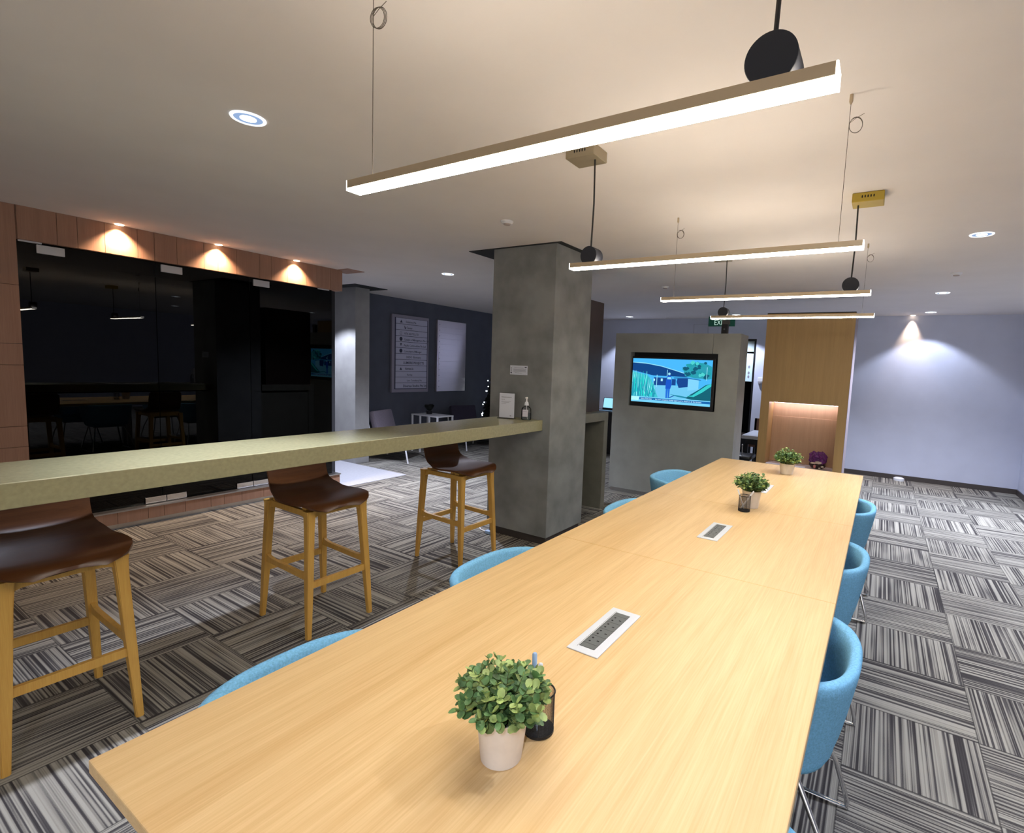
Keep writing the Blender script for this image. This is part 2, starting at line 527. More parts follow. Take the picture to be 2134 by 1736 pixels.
# ================================================================== LIGHT FITTINGS
def spot(name, parent, energy, color, half, blend, r=.03, z=-.012):
    ld = bpy.data.lights.new(name, 'SPOT')
    ld.energy = energy
    ld.color = color
    ld.spot_size = R(half * 2)
    ld.spot_blend = blend
    ld.shadow_soft_size = r
    o = bpy.data.objects.new(name, ld)
    COL.objects.link(o)
    o.parent = parent
    o.location = (0, 0, z)
    return o

def downlight(x, y, label, r=.07, warm=False, energy=None, half=52, blend=.9):
    t = thing('ceiling_downlight', label, 'downlight', (x, y, H), 0, 'warm wall spots' if warm else 'round ceiling downlights')
    bm = BM()
    lathe(bm, [(r * .80, 0), (r, 0), (r, -.003), (r * .97, -.006), (r * .84, -.006), (r * .80, -.004), (r * .80, 0)], n=40, cap=False)
    part('trim_ring', bm, E_warm if warm else E_ring, t, True)  # ring glow is painted on with emission, warm ones too
    bm = BM(); lathe(bm, [(r * .80, -.001), (r * .80, -.003), (r * .45, -.003)], n=32, cap=False)
    part('reflector', bm, E_refl if not warm else E_warm, t, True)
    bm = BM(); lathe(bm, [(r * .46, -.001), (r * .46, -.0045), (r * .36, -.0045), (r * .34, -.0035)], n=24)
    part('lens', bm, E_warm if warm else E_down, t)
    spot('beam', t, energy if energy is not None else (SPOT_WARM if warm else SPOT_COOL), WARM if warm else COOL, half, blend)
    return t
DL = [(-2.47, 1.245, 'big round downlight in the ceiling left of the nearest linear lamp', .48),
      (-4.475, 4.47, 'round downlight in the ceiling left of the concrete column', 1),
      (.484, 4.55, 'round downlight in the ceiling right of the hanging lamps, nearest on that side', .42),
      (.487, 7.32, 'small round downlight on the right, second from the lavender wall', 1.2),
      (.50, 9.30, 'thin sliver of a downlight close to the lavender wall on the right', .115),
      (-4.345, 9.26, 'thin sliver of a downlight close to the wall above the grey media wall', .22),
      (-2.29, 9.23, 'thin sliver of a downlight beside the green exit sign', .26)]
for x, y, lb, k in DL: downlight(x, y, lb, energy=SPOT_COOL * k, blend=.30 if y > 9 else .95, half=54 if y > 9 else 36 if y < 2 else 62)
downlight(-6.75, 4.10, 'downlight in the passage shining on the pale grey pier', energy=SPOT_COOL * .45, half=50, blend=.3)
for x, y, k in ((3.0, 2.0, 1), (3.0, 5.5, 1), (3.0, 8.2, 1)): downlight(x, y, 'added unseen downlight in the ceiling beyond the right edge of the picture', energy=SPOT_COOL * k, half=62, blend=.95)  # lamps added out of view to brighten the room
for x, y, k in ((.484, 1.78, .20), (.484, -1.0, .75), (-2.47, -1.5, .22)): downlight(x, y, 'added unseen downlight in the ceiling above or behind the camera', energy=SPOT_COOL * k, half=66, blend=.95)  # unseen lamps added to brighten the near table and ceiling
for y, k in ((1.756, 0), (2.51, 1), (3.28, 2)):
    downlight(-5.556, y, 'warm spot over the timber fascia, %s' % ('nearest of the three', 'middle one', 'farthest of the three')[k], .03, True, half=56, blend=.8)
downlight(.30, 9.70, 'warm spot at the top of the lavender wall', .03, True, energy=SPOT_WARM * .8, half=30, blend=.8)

def smoke(x, y, label):
    t = thing('smoke_detector', label, 'detector', (x, y, H), 0, 'small ceiling fittings')
    bm = BM(); lathe(bm, [(.045, 0), (.045, -.008), (.034, -.02)], n=24); part('housing', bm, M['white_plastic'], t, True)
    bm = BM(); lathe(bm, [(.026, -.02), (.024, -.027)], n=20); part('sensor', bm, M['pale_seat'], t, True)
smoke(-2.41, 2.985, 'small white detector on the ceiling in front of the column')
smoke(-2.37, 6.025, 'small white detector on the ceiling above the media wall')
smoke(.49, 6.05, 'small white detector on the ceiling between the two right downlights')

# linear pendant lamps
def pendant(y, x0, x1, side, label, boxmat, zl=2.06):
    """side: +1 drum at the right end and wire at the left, -1 the other way round"""
    xm = (x0 + x1) / 2
    t = thing('linear_pendant_lamp', label, 'pendant lamp', (xm, y, zl), 0, 'linear pendant lamps over the table')
    L_ = (x1 - x0) / 2
    top = H - zl
    bm = BM(); box(bm, -L_ + .004, L_ - .004, -.0235, .0235, .004, .026, .0012); part('housing', bm, M['bronze'], t)
    bm = BM(); box(bm, -L_ + .004, L_ - .004, -.0225, .0225, -.002, .004); part('diffuser', bm, E_bar, t)
    bm = BM(); poly(bm, [(-L_ + .03, -.018, .0264), (L_ - .03, -.018, .0264), (L_ - .03, .018, .0264), (-L_ + .03, .018, .0264)]); part('added_uplight', bm, E_up, t, fix=False)  # uplight face added for the ceiling, no real lamp part
    for s in (-1, 1):
        bm = BM(); box(bm, min(s * L_, s * (L_ - .004)), max(s * L_, s * (L_ - .004)), -.0235, .0235, -.003, .026, .001); part('end_cap', bm, E_cap, t)
    dx = side * (L_ - .105)
    bm = BM()
    rings = []
    for yy, rr in ((-.0232, .0425), (-.0222, .0435), (.043, .0435), (.046, .040)):
        rings.append([(dx + rr * math.cos(a), yy, .056 + max(-.031, rr * math.sin(a))) for a in [2 * PI * k / 48 for k in range(48)]])
    loft(bm, rings); part('drum', bm, M['black_drum'], t, True, 'black drum sitting on the lamp')
    bm = BM(); tube(bm, [(dx, 0, .095), (dx + .004, .002, .3), (dx, 0, top - .05)], .0042, 8); part('power_cable', bm, M['cable'], t)
    bm = BM()
    bx0, bx1 = (dx - .03, dx + .125) if side > 0 else (dx - .125, dx + .03)
    box(bm, bx0, bx1, -.065, .065, top - .05, top, .004)
    db = part('driver_box', bm, boxmat, t)
    bm = BM()
    for k in range(5):
        cx = (bx0 + bx1) / 2 - .028 + .014 * k
        poly(bm, [(cx + .0035 * math.cos(a), -.0655, top - .023 + .008 * math.sin(a)) for a in [2 * PI * q / 10 for q in range(10)]])
    part('vent_slots', bm, M['hole'], db)
    wx = -side * (L_ - .085)
    bm = BM(); tube(bm, [(wx, 0, .026), (wx, 0, top - .03)], .0011, 6); w = part('suspension_wire', bm, M['wire'], t)
    bm = BM(); lathe(bm, [(.006, 0), (.0065, -.024), (.003, -.034)], (wx, 0, top), 14); part('ceiling_gripper', bm, M['bronze'], w, True)
    bm = BM()
    for k in range(3):
        cz = top - .112 + .002 * k
        tube(bm, [(wx + .022 + .021 * math.cos(a) * 1.0, .004 * (k - 1) + .006 * math.cos(a), cz + (.026 + .001 * k) * math.sin(a)) for a in [2 * PI * q / 24 for q in range(24)]], .0010, 6, True)
    tube(bm, [(wx, 0, top - .10), (wx + .02, .003, top - .085), (wx + .046, .006, top - .072)], .0009, 5)
    part('wire_coil', bm, M['wire'], w, True)
X0, X1 = -1.352, -.104
pendant(.968, X0, X1, 1, 'nearest bright linear pendant lamp, with a large black drum at its right end', M['gold'])
pendant(2.185, X0, X1, -1, 'second bright linear lamp from the camera, hung from a dull tan ceiling box', M['tan_metal'])
pendant(3.385, X0, X1, 1, 'third bright linear lamp from the camera, hung from a yellow ceiling box', M['gold'])
pendant(4.575, X0, X1, -1, 'farthest bright linear lamp, just in front of the wooden booth top', M['tan_metal'])

# ================================================================== LONG TABLE
TZ = .74
tb = thing('long_table', 'long pale oak conference table running into the room', 'table', (-.70, 2.74, 0))
b = BM()
for y0, y1 in ((.33, 2.1192), (2.1204, 3.3194), (3.3206, 5.155)):
    box(b, -.62, .62, y0 - 2.74, y1 - 2.74, TZ - .03, TZ, .003)
part('tabletop', b, M['table_wood'], tb)
b = BM()
for sx in (-1, 1): box(b, sx * .10 - .02, sx * .10 + .02, -2.2, 2.2, TZ - .09, TZ - .03)
for y in (-2.2, -.6, .6, 2.2): box(b, -.30, .30, y - .02, y + .02, TZ - .045, TZ - .03)
part('under_frame', b, M['white_metal'], tb)
for y in (-2.2, -.6, .6, 2.2):
    for sx in (-1, 1):
        b = BM(); box(b, sx * .10 - .03, sx * .10 + .03, y - .03, y + .03, 0, TZ - .09, .003); part('leg', b, M['white_metal'], tb)

# power sockets let into the table
def socket(label):
    t = thing('power_socket', label, 'power socket', (0, 0, TZ), 0, 'power sockets along the table')
    bm = BM()
    w, l = .053, .158
    box(bm, -w, w, -l, l, 0, .004, .0018)
    fr = part('frame', bm, M['frame_grey'], t)
    bm = BM(); box(bm, -.030, -.029, -.135, .135, .0035, .0043); part('lid_joint', bm, M['socket_line'], fr)
    bm = BM(); box(bm, -.026, .026, -.128, .128, .003, .0046); part('socket_strip', bm, M['socket_line'], t)
    for y0, y1 in ((-.127, -.1048), (.1048, .127)):
        bm = BM(); box(bm, -.0235, .0255, y0, y1, .0046, .0052, .0003); part('blank_plate', bm, M['socket_grey'], t)
    for k in range(4):
        yc = -.078 + .052 * k
        bm = BM(); box(bm, -.0235, .0255, yc - .0248, yc + .0248, .0046, .0052, .0003)
        o = part('outlet', bm, M['socket_grey'], t)
        for dy in (-.011, .011):
            bm = BM(); lathe(bm, [(.0036, .0051), (.0036, .0055)], (-.011, yc + dy, 0), 10); part('pin_hole', bm, M['hole'], o)
        bm = BM(); box(bm, .008, .0160, yc - .0022, yc + .0022, .0051, .0055); part('earth_hole', bm, M['hole'], o)
    return t
s0 = socket('white framed power socket strip beside the nearest potted plant'); s0.location = (-.692, 1.425, TZ)
dup(s0, (-.696, 2.70, TZ), None, 'white framed power socket strip midway along the table, nothing beside it')
dup(s0, (-.700, 3.985, TZ), None, 'white framed power socket strip half hidden behind the middle potted plant')

# potted eucalyptus
def leaf(bm, p, d, size, cup):
    d = d.normalized()
    s = d.cross(Vector((0, 0, 1)))
    s = s.normalized() if s.length > .05 else Vector((1, 0, 0))
    n = s.cross(d)
    c = bm.verts.new(p + d * size * .95 - n * size * cup * .15)
    rim = []
    for k in range(9):
        a = PI * 2 * k / 9
        rx = -math.cos(a)
        rim.append(bm.verts.new(p + d * (size * (.95 + .95 * rx)) + s * (size * .80 * math.sin(a)) + n * size * (cup * (.32 * abs(math.sin(a)) ** 2 + .18 * max(0, rx)))))
    for k in range(9): bm.faces.new((c, rim[k], rim[(k + 1) % 9]))

def plant(label, loc, seed, pr=.055, ph=.108, fol=1.0, tall=1.0, rotz=0):
    rnd = random.Random(seed)
    t = thing('potted_plant', label, 'potted plant', loc, rotz, 'eucalyptus plants in white pots')
    bm = BM()
    lathe(bm, [(pr * .76, 0), (pr * .80, .002), (pr, ph - .004), (pr * 1.01, ph), (pr * .95, ph), (pr * .93, ph - .012), (.01, ph - .014)], n=40, cap=True)
    part('pot', bm, M['pot'], t, True)
    bm = BM(); lathe(bm, [(pr * .92, ph - .014), (pr * .5, ph - .008), (.004, ph - .006)], n=24); part('soil', bm, M['soil'], t, True)
    b1, b2, st = BM(), BM(), BM()
    ns = 62
    for i in range(ns):
        az = 2.39996 * i + rnd.uniform(-.2, .2)
        k = math.sqrt((i + .5) / ns)
        lean = k * R(54) + rnd.uniform(-.08, .08)
        p0 = Vector((pr * .75 * k * math.cos(az), pr * .75 * k * math.sin(az), ph - .01))
        d0 = Vector((math.sin(lean) * math.cos(az), math.sin(lean) * math.sin(az), math.cos(lean) * tall))
        ln = rnd.uniform(.085, .122) * fol * (1.22 - .42 * k)
        pts = []
        for q in range(8):
            u = q / 7
            pts.append(p0 + d0 * ln * u + Vector((0, 0, 1)) * ln * .30 * u * k * (1 - 1.1 * u) + Vector((rnd.uniform(-1, 1), rnd.uniform(-1, 1), 0)) * .002)
        tube(st, pts, [.0014 - .0008 * q / 7 for q in range(8)], 5)
        rot = rnd.uniform(0, PI)
        for q in range(1 if k < .8 else 3, 8):
            ax = (pts[q] - pts[q - 1]).normalized()
            e1 = ax.cross(Vector((.3, .2, .9))).normalized()
            e2 = ax.cross(e1)
            for s in (0, PI):
                a = rot + s + q * PI / 2
                dd = (e1 * math.cos(a) + e2 * math.sin(a)) * .85 + ax * .55
                sz = (.0178 - .0068 * (q / 7)) * rnd.uniform(.8, 1.2) * fol
                leaf(b2 if rnd.random() < .40 else b1, pts[q], dd, sz, rnd.uniform(.3, 1))
        leaf(b2, pts[-1], (pts[-1] - pts[-2]), .0055 * fol, .5)
    part('stems', st, M['stem'], t)
    part('foliage', b1, M['leaf'], t, True, fix=False)
    part('pale_foliage', b2, M['leaf_pale'], t, True, 'paler young leaves', fix=False)
    return t
plant('green eucalyptus plant in a white pot, nearest on the table, beside the wire pen cup', (-.634, .820, TZ), 3, .0555, .105, .87)
plant('green eucalyptus plant in a grey-white pot behind the dark mesh pen cup', (-.655, 3.36, TZ), 8, .058, .110, 1.0 * .94, 1.05, 1.0)
plant('small green eucalyptus plant in a white pot at the far end of the table', (-.648, 4.74, TZ), 15, .063, .092, 1.02, 1.0, 2.2)

# wire mesh pen cups
def pen_cup(label, loc):
    t = thing('mesh_pen_cup', label, 'pen cup', loc, 0, 'wire mesh pen cups')
    r, h = .0345, .098
    bm = BM(); tube(bm, [(r * math.cos(2 * PI * k / 40), r * math.sin(2 * PI * k / 40), h) for k in range(40)], .0022, 6, True); part('rim', bm, M['mesh'], t, True)
    bm = BM(); lathe(bm, [(r - .001, 0), (r + .001, .002), (r + .001, .008), (r - .004, .008), (.004, .006)], n=40); part('base', bm, M['mesh'], t, True)
    bm = BM()
    for k in range(64):
        a = 2 * PI * k / 64
        p = Vector((r * math.cos(a), r * math.sin(a), .006))
        tube(bm, [p, p + Vector((0, 0, h - .006))], .00034, 3)
    for q in range(30):
        z = .010 + (h - .012) * q / 30
        tube_pts = [(r * math.cos(2 * PI * k / 48), r * math.sin(2 * PI * k / 48), z) for k in range(48)]
        rings = []
        for p in tube_pts:
            o = Vector((p[0], p[1], 0)).normalized()
            rings.append([Vector(p) + o * .0004, Vector(p) + Vector((0, 0, .0004)), Vector(p) - o * .0004])
        rings.append(rings[0])
        loft(bm, rings, cap=False)
    for a in (2.2, -1.0):
        cyl(bm, (r * math.cos(a), r * math.sin(a), .004), (r * math.cos(a), r * math.sin(a), h), .0012, None, 6)
    part('wire_mesh', bm, M['mesh'], t)
    return t
pen_cup('black wire mesh pen cup behind the nearest plant', (-.612, .930, TZ))
pen_cup('dark wire mesh pen cup in front of the middle plant', (-.668, 3.235, TZ))
def pen(label, p0, p1, m, r=.0042, capm=None):
    p0, p1 = Vector(p0), Vector(p1)
    t = thing('pen', label, 'pen', p0)
    d = (p1 - p0)
    u = d.normalized()
    bm = BM(); loft(bm, [ring_pts(u * .0, d, .0008, 12), ring_pts(u * .012, d, r, 12), ring_pts(d * .72, d, r, 12)]); part('barrel', bm, m, t, True)
    bm = BM(); loft(bm, [ring_pts(d * .72, d, r * 1.12, 12), ring_pts(d * .985, d, r * 1.12, 12), ring_pts(d, d, r * .8, 12)]); c = part('cap', bm, capm or m, t, True)
    bm = BM(); q = ring_pts((0, 0, 0), d, r * 1.6, 4)[0]; cyl(bm, d * .76 + q, d * .97 + q, .0011, None, 6); part('clip', bm, capm or m, c)
pen('pale blue pen standing in the wire cup behind the nearest plant', (-.622, .922, TZ + .009), (-.636, .938, TZ + .178), M['blue_pen'], .0052)
pen('second blue pen leaning beside the pale blue pen in the nearest cup', (-.607, .916, TZ + .009), (-.622, .944, TZ + .155), M['blue_pen'], .0045, M['white_plastic'])
pen('white pen leaning diagonally out of the far mesh cup', (-.690, 3.238, TZ + .010), (-.618, 3.234, TZ + .132), M['white_plastic'], .0045)
pen('short white pen leaning left out of the far mesh cup', (-.672, 3.250, TZ + .010), (-.712, 3.226, TZ + .132), M['white_plastic'], .004)

# ================================================================== BLUE TUB CHAIRS
def sgp(v, p): return math.copysign(abs(v) ** p, v)
def tub_chair():
    """local: opens towards +Y, back at -Y"""
    t = thing('tub_chair', 'x', 'chair', (0, 0, 0), 0, 'blue tub chairs round the long table')
    n = 44
    A = R(128)
    def path(f, sc, dz=0):
        a = -A + 2 * A * f
        e = 2 / 2.7
        return Vector((.30 * sc * sgp(math.sin(a), e), -.285 * sc * sgp(math.cos(a), e) + .0, dz))
    def rim(f):
        a = abs(-A + 2 * A * f)
        k = max(0, min(1, (a - R(60)) / R(68)))
        return .715 - .075 * k * k
    bm = BM()
    rings = []
    for i in range(n + 1):
        f = i / n
        zr = rim(f)
        prof = []
        zb = .405
        # outside going up, over the rounded rim, inside going down
        for u in (0, .25, .5, .75, .93):
            prof.append((.80 + .20 * u ** .8, zb + (zr - .02 - zb) * u))
        prof += [(1.0, zr - .012), (.985, zr - .003), (.95, zr), (.905, zr - .003), (.875, zr - .014)]
        for u in (.8, .5, .2, 0):
            prof.append((.74 + .12 * u, .44 + (zr - .05 - .44) * u))
        rings.append([Vector((*path(f, s)[:2], z)) for s, z in prof])
    loft(bm, rings)
    part('shell', bm, M['fabric'], t, True, angle=60)
    # seat and underside: a cushion closing the tub
    bm = BM()
    def so(sc, z, m=40):
        out = []
        for k in range(m):
            a = 2 * PI * k / m
            e = 2 / 2.7
            y = -.285 * sgp(math.cos(a), e)
            y = y if y < 0 else y * .96
            out.append(Vector((.30 * sc * sgp(math.sin(a), e), y * sc, z)))
        return out
    loft(bm, [so(.55, .372), so(.68, .376), so(.78, .390), so(.815, .412), so(.78, .455), so(.74, .468), so(.5, .474)])
    part('seat', bm, M['fabric_seat'], t, True, angle=60)
    # two chrome sled frames
    for s in (-1, 1):
        bm = BM()
        P = [(s * .17, -.13, .385), (s * .215, -.235, .20), (s * .245, -.285, .035)]
        P += [(s * .247, -.285, .012), (s * .247, -.262, .009)] + [(s * .247, .19, .009), (s * .246, .212, .012)]
        P += [(s * .243, .215, .035), (s * .21, .185, .20), (s * .17, .13, .385)]
        tube(bm, P, .009, 10)
        part('sled_leg', bm, M['chrome'], t, True)
    bm = BM(); box(bm, -.19, .19, -.15, -.11, .366, .378); box(bm, -.19, .19, .11, .15, .366, .378); part('seat_bracket', bm, M['black_metal'], t)
    return t
ch = tub_chair()
right = [(.77, 0.0, 'blue tub chair right of the table, nearest the camera, cut by the picture edge'),
         (1.81, 0, 'blue tub chair at the right of the table, the largest one in full view'),
         (2.84, 0.0, 'blue tub chair at the right of the table, second from the far end'),
         (4.02, .015, 'blue tub chair at the right of the table, last before the far end')]
left = [(.78, .0, 'blue tub chair at the left of the table, nearest the camera'),
        (1.70, -.055, 'blue tub chair at the left of the table, beside the last bar stool'),
        (2.95, .0, 'blue tub chair at the left of the table, just beyond the concrete column'),
        (4.10, -.17, 'blue tub chair left of the table, pulled out before the media wall')]
first = True
for y, dx, lb in right:
    loc, rz = (.020 - .285 + dx, y, 0), PI / 2
    if first: ch.location = loc; ch.rotation_euler = (0, 0, rz); ch['label'] = lb; first = False
    else: dup(ch, loc, rz, lb)
for y, dx, lb in left:
    dup(ch, (-1.437 + .285 + dx, y, 0), -PI / 2, lb)

# ================================================================== BAR COUNTER AND STOOLS
t = thing('bar_counter', 'long olive grey stone bar counter running into the concrete column', 'counter', (-2.70, 1.2, 0))
b = BM(); box(b, -.235, .215, -3.5, 2.448, 1.022, 1.113, .003); part('countertop', b, M['counter'], t)
b = BM(); box(b, -.235, .215, -3.5, -3.4, 0, 1.022); part('end_panel', b, M['counter'], t)
b = BM(); box(b, -.12, -.08, -3.4, 2.448, .998, 1.022); part('bracing', b, M['black_metal'], t)

def stool():
    """local: front lip towards +X, back at -X; feet on a .48 x .41 rectangle"""
    t = thing('bar_stool', 'x', 'bar stool', (0, 0, 0), 0, 'walnut and oak bar stools at the counter')
    bm = BM()
    # profile: (x, z, half width)
    pr = [(.262, .724, .105), (.259, .735, .150), (.247, .744, .182), (.215, .750, .208), (.16, .751, .224), (.09, .748, .231), (.02, .745, .228), (-.05, .747, .218), (-.10, .754, .206),
          (-.142, .768, .196), (-.172, .789, .189), (-.192, .817, .185), (-.205, .855, .184), (-.216, .90, .185), (-.227, .95, .183), (-.235, .99, .177), (-.239, 1.008, .160), (-.240, 1.014, .12)]
    n = 14
    top, bot = [], []
    for i, (x, z, hw) in enumerate(pr):
        a, c = pr[max(0, i - 1)], pr[min(len(pr) - 1, i + 1)]
        tx, tz = a[0] - c[0], a[1] - c[1]
        l = math.hypot(tx, tz)
        nx, nz = -tz / l, tx / l            # surface normal, up for the seat, forward for the back
        if nz < 0 and i < 8: nx, nz = -nx, -nz
        curl = .010 if i < 8 else .022
        rt, rb = [], []
        for k in range(n + 1):
            u = -1 + 2 * k / n
            off = curl * u * u * (.6 + .4 * u * u)
            px, pz = x + nx * off, z + nz * off
            if i < 3: pz -= .012 * u * u
            rt.append((px + nx * .0065, u * hw, pz + nz * .0065))
            rb.append((px - nx * .0065, u * hw, pz - nz * .0065))
        top.append(rt); bot.append(list(reversed(rb)))
    loft(bm, [a + c for a, c in zip(top, bot)])
    part('seat_shell', bm, M['walnut'], t, True, angle=35)
    FX, FY, TX, TY, ZT = .238, .200, .200, .165, .722
    def leg_at(sx, sy, z):
        k = z / ZT
        return sx * (FX + (TX - FX) * k), sy * (FY + (TY - FY) * k)
    for sx in (-1, 1):
        for sy in (-1, 1):
            bm = BM()
            rings = []
            for z, hw in ((0, .0135), (.3, .0175), (.62, .021), (.70, .024), (ZT, .028)):
                cx, cy = leg_at(sx, sy, z)
                rings.append([(cx + a * hw, cy + c * hw, z) for a, c in ((-1, -1), (1, -1), (1, 1), (-1, 1))])
            loft(bm, rings)
            es = [e for e in bm.edges if abs((e.verts[0].co - e.verts[1].co).normalized().z) > .8]
            bmesh.ops.bevel(bm, geom=es, offset=.004, segments=2, affect='EDGES')
            part('leg', bm, M['oak'], t, True, angle=50)
    def rail(p0, p1, h0, h1, w, name, fil=0.03):
        """bar with haunched ends: z centre given in the points"""
        bm = BM()
        p0, p1 = Vector(p0), Vector(p1)
        d = (p1 - p0); d.z = 0; d.normalize()
        s = d.cross(Vector((0, 0, 1))) * w
        rings = []
        for u, kk in ((0, 1), (.05, .55), (.12, .15), (.2, 0), (.8, 0), (.88, .15), (.95, .55), (1, 1)):
            c = p0.lerp(p1, u)
            hi, lo = h0 + (fil * kk if fil > 0 else 0), h1 + (-fil * kk if fil < 0 else 0)
            rings.append([c + s + Vector((0, 0, -h1 + (fil * kk if fil < 0 else 0))), c - s + Vector((0, 0, -h1 + (fil * kk if fil < 0 else 0))), c - s + Vector((0, 0, hi)), c + s + Vector((0, 0, hi))])
        loft(bm, rings)
        part(name, bm, M['oak'], t, True, angle=40)
    # aprons under the seat (haunched downwards into the legs)
    for sy in (-1, 1): rail((-TX, sy * TY, .705), (TX, sy * TY, .705), .015, .018, .011, 'apron', -.022)
    for sx in (-1, 1): rail((sx * TX, -TY, .705), (sx * TX, TY, .705), .015, .018, .011, 'apron', -.022)
    # foot rails: front and rear low, sides higher with a curved shoulder
    for sx in (-1, 1):
        z = .30
        x, y = leg_at(sx, 1, z)
        rail((x, -y, z), (x, y, z), .018, .018, .010, 'foot_rail', 0.0001)
    for sy in (-1, 1):
        xa, ya = leg_at(-1, sy, .36); xb, yb = leg_at(1, sy, .345)
        rail((xa, ya, .36), (xb, yb, .345), .016, .016, .010, 'foot_rail', .028)
    bm = BM()
    for sx in (-1, 1): box(bm, sx * .15 - .02, sx * .15 + .02, -TY, TY, .712, .735)
    part('seat_support', bm, M['oak'], t)
    return t
st = stool()
for i, (y, lb) in enumerate(((.628, 'walnut bar stool with oak legs under the counter, nearest the camera at the left'),
                             (1.795, 'walnut bar stool with oak legs, the middle one under the counter'),
                             (3.02, 'walnut bar stool with oak legs beside the concrete column'))):
    loc = (-2.858 if i < 2 else -2.87, y, 0)
    if i == 0: st.location = loc; st['label'] = lb
    else: dup(st, loc, None, lb)

# things on the counter and on the column
t = thing('sign_holder', 'upright clear acrylic holder with a white printed notice on the counter by the column', 'sign holder', (-2.765, 3.50, 1.113), R(14))
b = BM(); box(b, -.075, .075, -.002, .002, .004, .225, .0008); part('acrylic_panel', b, M['clear'], t)
b = BM(); box(b, -.077, .077, -.03, .03, 0, .004, .001); part('foot', b, M['clear'], t)
b = BM(); box(b, -.071, .071, -.0036, -.0022, .008, .220); sh = part('notice_sheet', b, M['paper'], t)
b = BM()
text(b, 'Announcement', .0155, (-.052, -.0042, .182), (1, 0, 0), (0, 0, 1))
text(b, 'Dear all', .010, (-.052, -.0042, .163), (1, 0, 0), (0, 0, 1))
part('heading', b, M['ink'], sh)
b = BM()
for z, l in ((.148, .09), (.140, .075), (.128, .045)): box(b, -.052, -.052 + l, -.0042, -.0038, z, z + .0022)
box(b, .030, .045, -.0042, -.0038, .022, .029)
part('small_print', b, M['pale_ink'], sh)

t = thing('sanitizer_bottle', 'clear pump bottle of hand sanitizer on the counter by the column', 'bottle', (-2.588, 3.545, 1.113), R(20))
def oval(rx, ry, z, n=28): return [(rx * sgp(math.cos(2 * PI * k / n), .75), ry * sgp(math.sin(2 * PI * k / n), .75), z) for k in range(n)]
b = BM(); loft(b, [oval(.036, .022, 0), oval(.042, .027, .006), oval(.043, .028, .05), oval(.041, .026, .098), oval(.030, .02, .112), oval(.014, .014, .120), oval(.013, .013, .128)])
part('bottle_body', b, M['clear'], t, True)
b = BM(); loft(b, [oval(.038, .023, .006), oval(.0385, .0235, .03), oval(.0385, .0235, .060)]); part('gel', b, glass('clear_gel', (.80, .86, .88), 0, 1.35), t, True)
b = BM(); loft(b, [oval(.018, .014, .125), oval(.019, .015, .132), oval(.015, .013, .152), oval(.006, .006, .160), oval(.005, .005, .185)]); pm = part('pump', b, M['white_plastic'], t, True)
b = BM(); loft(b, [oval(.010, .008, .184), oval(.011, .009, .190), oval(.009, .008, .198)]); box(b, -.006, .006, -.034, 0, .187, .196, .002); part('nozzle', b, M['white_plastic'], pm, True)
b = BM(); tube(b, [(0, 0, .125), (.002, 0, .06), (.012, 0, .008)], .0025, 8); part('dip_tube', b, M['white_plastic'], t)
b = BM(); box(b, -.026, .022, -.0292, -.0284, .030, .090); lb = part('bottle_label', b, mat('translucent_label', (.62, .60, .68), .5), t)
b = BM(); text(b, 'Hand Sanitizer', .0062, (-.023, -.0296, .074), (1, 0, 0), (0, 0, 1)); part('label_print', b, M['ink'], lb)

t = thing('wall_plate', 'small white printed plate fixed on the concrete column', 'sign', (-2.762, 3.65, 1.535))
b = BM(); box(b, -.096, .096, -.004, 0, -.041, .041, .001); pl = part('plate', b, M['paper'], t)
b = BM()
lathe(b, [(.0001, 0), (.0075, 0)], (0, 0, 0), 14, cap=False)
for v in b.verts: v.co = Vector((-.082 + v.co.x, -.0046, -.024 + v.co.y))
box(b, .066, .088, -.0048, -.0044, .022, .031)
part('mark', b, M['ink'], pl)
b = BM()
for z, x0, x1 in ((.018, -.05, .055), (.006, -.058, .082), (-.004, -.058, .078), (-.014, -.058, .08), (-.026, -.04, .035)): box(b, x0, x1, -.0047, -.0043, z, z + .0036)
for z in (.016, .004, -.008): box(b, -.087, -.077, -.0047, -.0043, z, z + .007)
part('print_lines', b, M['pale_ink'], pl)

# small plug and lead on the floor at the column
t = thing('floor_plug', 'small pale blue plug with lead on the carpet by the column', 'plug', (-3.03, 3.60, 0))
b = BM(); box(b, -.015, .045, -.02, .02, 0, .032, .006); part('plug_body', b, mat('pale_blue_plastic', (.30, .45, .70), .4), t)
b = BM(); tube(b, [(-.015, 0, .014), (-.06, .02, .008), (-.12, .04, .006), (-.16, .075, .006)], .006, 8); part('lead', b, M['white_plastic'], t, True)

# ================================================================== SECOND COUNTER BEHIND THE COLUMN
t = thing('side_counter', 'grey stone counter with a slab end leg behind the concrete column', 'counter', (-2.85, 4.7, 0))
b = BM(); box(b, -.25, .25, -.425, .425, 1.005, 1.10, .003); part('countertop', b, M['counter_grey'], t)
b = BM(); box(b, -.25, .25, .335, .425, 0, 1.005, .003); part('slab_leg', b, M['counter_grey'], t)
b = BM(); box(b, -.22, -.20, -.425, .335, 0, 1.005); part('back_panel', b, M['counter_grey'], t)
t = tag(part('screen_cabinet', (lambda bm: (box(bm, -3.05, -2.708, 4.36, 5.10, 1.10, 2.30, .002), bm)[1])(BM()), M['brown_panel']), 'tall dark brown panel cabinet standing on the counter behind the column', 'cabinet')

